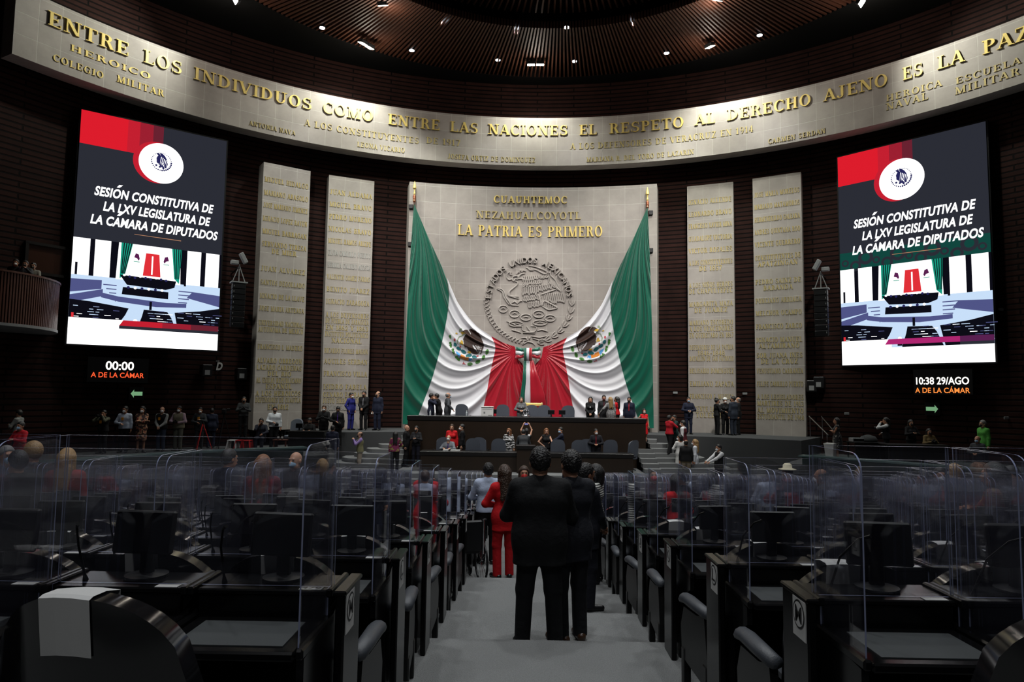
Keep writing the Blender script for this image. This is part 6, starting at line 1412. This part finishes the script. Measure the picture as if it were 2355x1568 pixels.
person(*A(1648, 30.4, ZST), -80, 'person in black with a hair bun, leftmost of the group by the inner right column', 1.60, .92, 'f', 1, 'k', 'bun', 'k', top='blouse', c=BK, arms=('down', 'belly'))
person(*A(1667, 30.8, ZST), 182, 'person with white cap and black suit facing the camera by the inner right column', 1.62, .95, 'f', 0, 'k', 'short', 'w', c=BK, shirt=WH, arms=('down', 'belly'), hat='cap')
person(*A(1686, 30.2, ZST), 30, 'person in a blue grey suit seen from behind by the inner right column', 1.70, 1.08, skin=1, mask='k', c=(.022, .028, .042), arms=('down', 'down'), head=(35, 0))
person(*A(1698, 30.7, ZST), 75, 'bald person in a black suit, rightmost of the group by the inner right column', 1.66, 1.02, skin=0, hs='ring', hair='g', mask='w', c=BK, arms=('down', 'belly'))
# ---- press on the left platform
PZ = ZSD
person(*A(243, 24.9, PZ), 175, 'person in camouflage aiming a camera, leftmost of the row under the left screen', HT(243, 24.9, 943), 1.02, skin=1, mask=None, top='shirt', topmat=pat('camouflage', (.05, .055, .03, 1), (.11, .11, .07, 1), 14), vest=BK, pants=BK, arms=('cam', 'cam'), hold=('camera', 'camera raised by the one in camouflage'), badge=1)
person(*A(291, 25.4, PZ), 190, 'person in a light blue shirt and white mask under the left screen', HT(291, 25.4, 934), 1.02, skin=1, mask='w', top='shirt', c=(.45, .50, .60), pants=BK, arms=('down', 'belly'), badge=1, head=(-20, 0), glasses=True)
person(*A(330, 25.5, PZ), 215, 'person in a long flowered dress with crossed arms under the left screen', HT(330, 25.5, 934), .98, 'f', 1, 'k', 'long', 'w', top='dress', topmat=pat('floral_dress', (.028, .008, .008, 1), (.40, .22, .12, 1), 11, c3=(.22, .02, .02, 1)), shirt=(.1, .1, .1), arms=('cross', 'cross'), head=(-30, 0))
person(*A(376, 26.2, PZ), 180, 'person in a black vest and jeans with hands clasped under the left screen', HT(376, 26.2, 935), 1.05, skin=0, hs='ring', mask='w', top='shirt', c=(.28, .29, .28), vest=BK, pants=(.03, .04, .07), arms=('clasp', 'clasp'), badge=1, head=(20, 8))
person(*A(415, 26.6, PZ), 180, 'person in a khaki vest and pink shirt holding a camera', HT(415, 26.6, 933), 1.05, skin=2, mask='w', top='shirt', c=(.42, .30, .36), vest=(.22, .20, .14), pants=(.1, .1, .08), arms=('belly', 'belly'), hold=('camera', 'camera at the waist of the one in a khaki vest'))
person(*A(463, 27.8, PZ), 195, 'person in a dark suit standing behind a red tripod', 1.66, 1, skin=1, mask='w', c=DG, arms=('chest', 'belly'), badge=1)
person(*A(490, 28.2, PZ), 30, 'dark-suited person seen from behind beside the video camera on the left platform', 1.62, 1.02, skin=1, mask=None, c=NV, arms=('down', 'down'))
person(*A(562, 28.2, PZ+.45), 200, 'person in dark clothes with a camera standing on a case beside the outer left column', 1.66, 1.05, skin=1, mask='k', top='shirt', c=(.03, .032, .034), pants=BK, arms=('chest', 'chest'), hold=('camera', 'camera of the one standing on a case'))
person(*A(604, 27.4, PZ), 190, 'person in a dark suit seated with a hand at the ear', 1.68, 1.02, skin=2, mask='k', c=(.014, .016, .026), tie=BK, legs='sit', arms=('lap', 'face'))
person(*A(634, 28.3, PZ), 200, 'stout photographer in a white shirt with crossed straps before the outer left column', 1.72, 1.2, skin=1, mask='k', top='shirt', c=(.55, .57, .60), pants=BK, arms=('down', 'belly'), hold=('camera', 'camera with long lens carried by the white-shirted photographer'))
person(*A(715, 28.3, PZ), 180, 'person in a dark suit seated behind the press table', 1.68, 1, skin=1, mask='k', c=BK, shirt=WH, legs='sit', arms=('desk', 'desk'), head=(0, -20))
person(*A(747, 28.3, PZ+.1), 185, 'person in a black jacket photographing before the inner left column', 1.70, 1, skin=0, mask='w', hair='b', c=BK, arms=('chest', 'chest'), hold=('camera', 'camera held by the black jacket before the inner left column'))
person(*A(779, 28.2, PZ+.1), 190, 'person in a black suit with a lilac shirt looking down at a camera', 1.66, 1.05, skin=1, mask='k', c=BK, shirt=(.35, .30, .55), tie=(.06, .02, .18), arms=('down', 'belly'), head=(0, -25), hold=('camera', 'camera held low by the one in a lilac shirt'))
person(*A(768, 26.6, .55), 5, 'person in a navy suit seen from behind in front of the press table', 1.62, 1.05, skin=1, mask=None, c=(.014, .016, .034), arms=('down', 'down'))
person(*A(832, 27.0, .30), 110, 'photographer in khaki trousers with a black bag facing left below the stage', 1.62, 1.08, skin=0, hs='ring', hair='b', mask='k', top='shirt', c=(.22, .15, .36), vest=(.20, .19, .10), pants=(.30, .25, .19), arms=('phone', 'phone'))
person(*A(48, 22.6, PZ), 95, 'person in a striped shirt facing left at the wall below the balcony', 1.62, 1, 'f', 1, 'k', 'short', None, top='shirt', topmat=pat('grey_stripe', (.12, .125, .12, 1), (.30, .31, .29, 1), 9, 'stripe'), pants=BK, arms=('chest', 'belly'))
person(*A(54, 19.0, .9), 170, 'person in a red jacket with a pale mask at the far left', 1.62, 1, 'f', 1, 'k', 'short', 'b', c=(.45, .01, .02), arms=('chest', 'chest'))
# ---- balcony
for px, Y, lb, kw in [(16, 22.3, 'masked person in black, leftmost on the balcony', dict(c=BK, mask='w')), (38, 22.5, 'person holding up a phone on the balcony', dict(c=DG, mask='k', arms=('phone', 'phone'), hold=('phone', 'lit phone held up on the balcony'))), (57, 22.9, 'person in a pale shirt, rightmost on the balcony', dict(top='shirt', c=(.22, .21, .18), mask='k', arms=('chest', 'chest')))]:
    person(*A(px, Y, zb0+.70), 200, lb, 1.62, 1, skin=1, **kw)
# ---- press on the right platform
person(*A(1923, 26.4, PZ), 75, 'person in a black flowered dress with arms folded beside the white bin', 1.62, .98, 'f', 1, 'k', 'bob', None, top='dress', topmat=pat('pale_flowers', (.012, .012, .014, 1), (.012, .012, .014, 1), 16, c3=(.30, .28, .24, 1)), shirt=None, arms=('cross', 'cross'))
person(*A(2036, 26.2, PZ), 55, 'person in a dark vest with white sleeves filming near the right screen', 1.66, 1.05, 'f', 1, 'k', 'tail', None, top='shirt', c=(.55, .56, .56), vest=BK, pants=BK, arms=('cam', 'belly'), hold=('camera', 'video camera of the one with white sleeves'))
person(*A(2092, 25.8, PZ), 178, 'person in black looking at a phone below the right display', 1.60, 1, 'f', 1, 'k', 'long', 'k', top='blouse', c=BK, arms=('chest', 'chest'), hold=('phone', 'phone of the one in black below the right display'))
person(*A(2133, 25.4, PZ-.28), 178, 'person in a brown jacket taking a picture, low behind the right press table', 1.58, 1, 'f', 1, 'k', 'long', 'k', c=(.11, .075, .03), arms=('chest', 'chest'), hold=('camera', 'camera of the one in a brown jacket'))
person(*A(2258, 23.2, PZ+.05), 95, 'person in a bright green jacket facing left at the right edge', 1.64, 1.08, skin=0, hair='g', mask='k', top='suit', c=(.06, .26, .04), shirt=(.35, .42, .5), pants=BK, arms=('down', 'down'), glasses=True)
person(*A(2244, 22.6, PZ-.35), 120, 'person with a blue mask seated low in front of the green jacket', 1.55, 1, skin=1, hs='ring', mask='b', c=DG, arms=('belly', 'belly'))
person(*A(1652, 24.6, .10), 110, 'waiter in a white shirt and black vest by the right parapet', 1.68, 1, skin=1, mask='w', top='shirt', c=WH, vest=BK, pants=BK, arms=('reach', 'reach'))
# ---- among the seats
def seatp(px, Y, top_y, rz, label, **kw):
    x, Y, z, k = seat_spot(px, Y); p = at_y(px, top_y, Y); H = max(1.45, min(1.82, p[2]-z)); return person(p[0], Y, z, rz, label, H, **kw)
seatp(1812, 16.4, 1072, 60, 'person in a straw hat and pink shirt among the right seats', skin=2, mask=None, top='shirt', c=(.42, .25, .25), pants=NV, hat=True, arms=('chest', 'chest'))
seatp(1890, 10.8, 1078, 60, 'balding person with a white mask and grey suit among the right seats', skin=2, hs='ring', mask='w', c=(.05, .05, .055), arms=('belly', 'belly'))
seatp(2088, 9.6, 1090, -20, 'person in a dark suit with white collar seen from behind among the right seats', skin=1, mask=None, c=(.012, .013, .02), arms=('down', 'down'))
seatp(2128, 10.9, 1085, 80, 'dark-haired person in profile behind the screens at the right', skin=2, mask='k', c=NV, arms=('chest', 'chest'))
seatp(2160, 12.2, 1075, 170, 'person with red tie and white mask facing the camera among the right seats', skin=1, mask='w', c=CH, tie=(.35, .02, .02), arms=('belly', 'belly'))
seatp(2196, 13.9, 1058, 20, 'fair-haired person in a blue jacket among the right seats', sex='f', skin=0, hair='l', hs='bob', mask='w', c=(.03, .05, .12), arms=('down', 'down'))
seatp(2288, 7.3, 1064, 40, 'person with big dark hair and a red and gold dress at the right edge', sex='f', skin=1, hair='k', hs='long', mask=None, topmat=pat('red_gold', (.10, .006, .008, 1), (.06, .035, .01, 1), 26, c3=(.25, .16, .03, 1)), pants=BK, arms=('down', 'chest'))
seatp(2326, 8.8, 1072, 110, 'person with a lit face partly hidden by the big dark hair', skin=0, mask=None, c=BK, arms=('chest', 'chest'))
seatp(155, 8.0, 1031, 10, 'person with long straight blonde hair seen from behind at the left', sex='f', skin=0, hair='l', hs='long', mask=None, c=(.18, .012, .014), arms=('down', 'down'))
seatp(16, 10.0, 1017, -120, 'grey-haired person with a pale mask and navy suit at the left edge', skin=1, hair='g', mask='b', c=NV, shirt=WH, arms=('chest', 'down'))
seatp(80, 8.9, 1000, 70, 'fair-haired person in a dark suit facing left near the left edge', skin=0, hair='l', mask=None, c=CH, arms=('down', 'down'))
seatp(44, 7.2, 1036, 60, 'dark-haired person looking down at a phone at the left edge', skin=1, hair='k', mask=None, c=BK, arms=('chest', 'chest'), hold=('phone', 'phone held at the left edge among the seats'))
seatp(605, 8.7, 1046, 5, 'person with auburn hair seen from behind, middle of the left seats', sex='f', skin=0, hair='o', hs='long', mask=None, c=(.10, .02, .03), arms=('down', 'down'))
seatp(526, 9.9, 1027, -30, 'tall dark-haired person with white collar seen from behind among the left seats', skin=1, mask=None, c=NV, arms=('down', 'down'))
seatp(682, 10.6, 1036, 160, 'bald person with a pale mask among the left seats', skin=0, hs='bald', mask='b', c=DG, arms=('belly', 'belly'))
seatp(742, 12.2, 1055, 30, 'fair person in dark clothes next to the bald one among the left seats', sex='f', skin=0, hair='l', hs='bob', mask=None, c=DG, arms=('belly', 'belly'))
seatp(978, 12.4, 1082, 10, 'person in a blue shirt among the left seats near the aisle', skin=0, hair='b', mask=None, top='shirt', c=LB, pants=BK, arms=('belly', 'belly'))
seatp(1556, 10.4, 1090, 20, 'person in a red blouse among the right seats', sex='f', skin=1, hair='k', hs='bob', mask=None, top='blouse', c=RD_, pants=BK, arms=('belly', 'belly'))
seatp(1640, 12.2, 1098, -15, 'person in a white shirt among the right seats', skin=1, mask=None, top='shirt', c=(.5, .5, .5), pants=BK, arms=('belly', 'belly'))
# ---- cameras on tripods, wheelchair
def tripod(px, Y, label, m, h):
    x, y, z = A(px, Y, PZ); t = thing('tripod', label, 'tripod', (x, y, z))
    for k in range(3): a = 2*PI*k/3+.5; MB().tube([(0, 0, h), (.38*math.cos(a), .38*math.sin(a), .012)], [.022, .014], 6).build('leg', m, t)
    MB().tube([(0, 0, h-.12), (0, 0, h+.06)], .035, 8).build('head', M_PLASTIC, t); return (x, y, z+h+.06)
tripod(470, 27.2, 'red camera tripod on the left platform', M_RED, 1.05); q = tripod(518, 27.9, 'black camera tripod by the outer left column', M_PLASTIC, 1.35)
t = thing('video_camera', 'black video camera on the tripod left of the outer left column', 'camera', q, .3); MB().box((0, 0, .10), (.16, .38, .20), 0, .02).build('body', M_PLASTIC, t); MB().tube([(0, -.18, .10), (0, -.34, .10)], [.05, .06], 12).build('lens', M_PLASTIC, t); MB().box((.16, .0, .16), (.12, .04, .10), 0, .01).build('viewfinder', M_PLASTIC, t)
x, y, z = A(562, 28.2, PZ); tag(MB().box((0, 0, .225), (.7, .5, .45), 0, .02).build('equipment_case', M_PLASTIC, None, loc=(x, y, z)), 'black equipment case under the photographer beside the outer left column', 'case')
x, y, z = A(437, 28.6, PZ); pn = thing('partition_panel', 'pale grey upright panel behind the red tripod', 'panel', (x, y, z)); MB().box((0, 0, .95), (.62, .08, 1.9), 0, .01).build('panel', M_GREY, pn); MB().tube([(.22, -.06, 1.1), (.22, -.09, 1.3), (.22, -.06, 1.45)], .012, 6).build('handle', M_PLASTIC, pn)
x, y, z = A(447, 29.6, PZ); bd = thing('display_board', 'large dark board behind the pale grey panel', 'board', (x, y, z)); MB().box((0, 0, 1.55), (1.15, .06, 1.1), 0, .02).build('board', mat('dark_blue_board', (.02, .03, .045, 1), .4), bd); MB().box((0, 0, .5), (.12, .06, 1.0)).build('post', M_PLASTIC, bd)
x, y, z = -1.02, 9.78, row_floor(6); wc = thing('wheelchair', 'black wheelchair standing empty at the left edge of the aisle', 'wheelchair', (x, y, z), .35)
for s_ in (-1, 1):
    MB().tube([(s_*.27, .30*math.cos(a), .30+.29*math.sin(a)) for a in [2*PI*k/28 for k in range(29)]], .016, 6).build('wheel', M_PLASTIC, wc)
    b = MB(); [b.tube([(s_*.27, 0, .30), (s_*.27, .29*math.cos(2*PI*k/12), .30+.28*math.sin(2*PI*k/12))], .003, 4) for k in range(12)]; b.build('spokes', M_STEEL, wc)
    MB().tube([(s_*.22, -.25, .45), (s_*.22, -.25, .92), (s_*.22, -.36, .94)], .014, 6).build('push_handle', M_STEEL, wc); MB().tube([(s_*.24, .45, .075+.06*math.cos(0))]+[(s_*.24, .45+.07*math.sin(a), .075+.06*math.cos(a)) for a in [2*PI*k/12 for k in range(1, 13)]], .012, 5).build('caster', M_PLASTIC, wc)
MB().box((0, .05, .47), (.42, .46, .06), 0, .02).build('seat', M_PLASTIC, wc); MB().box((0, -.24, .70), (.42, .05, .42), 0, .02).build('backrest', M_PLASTIC, wc)
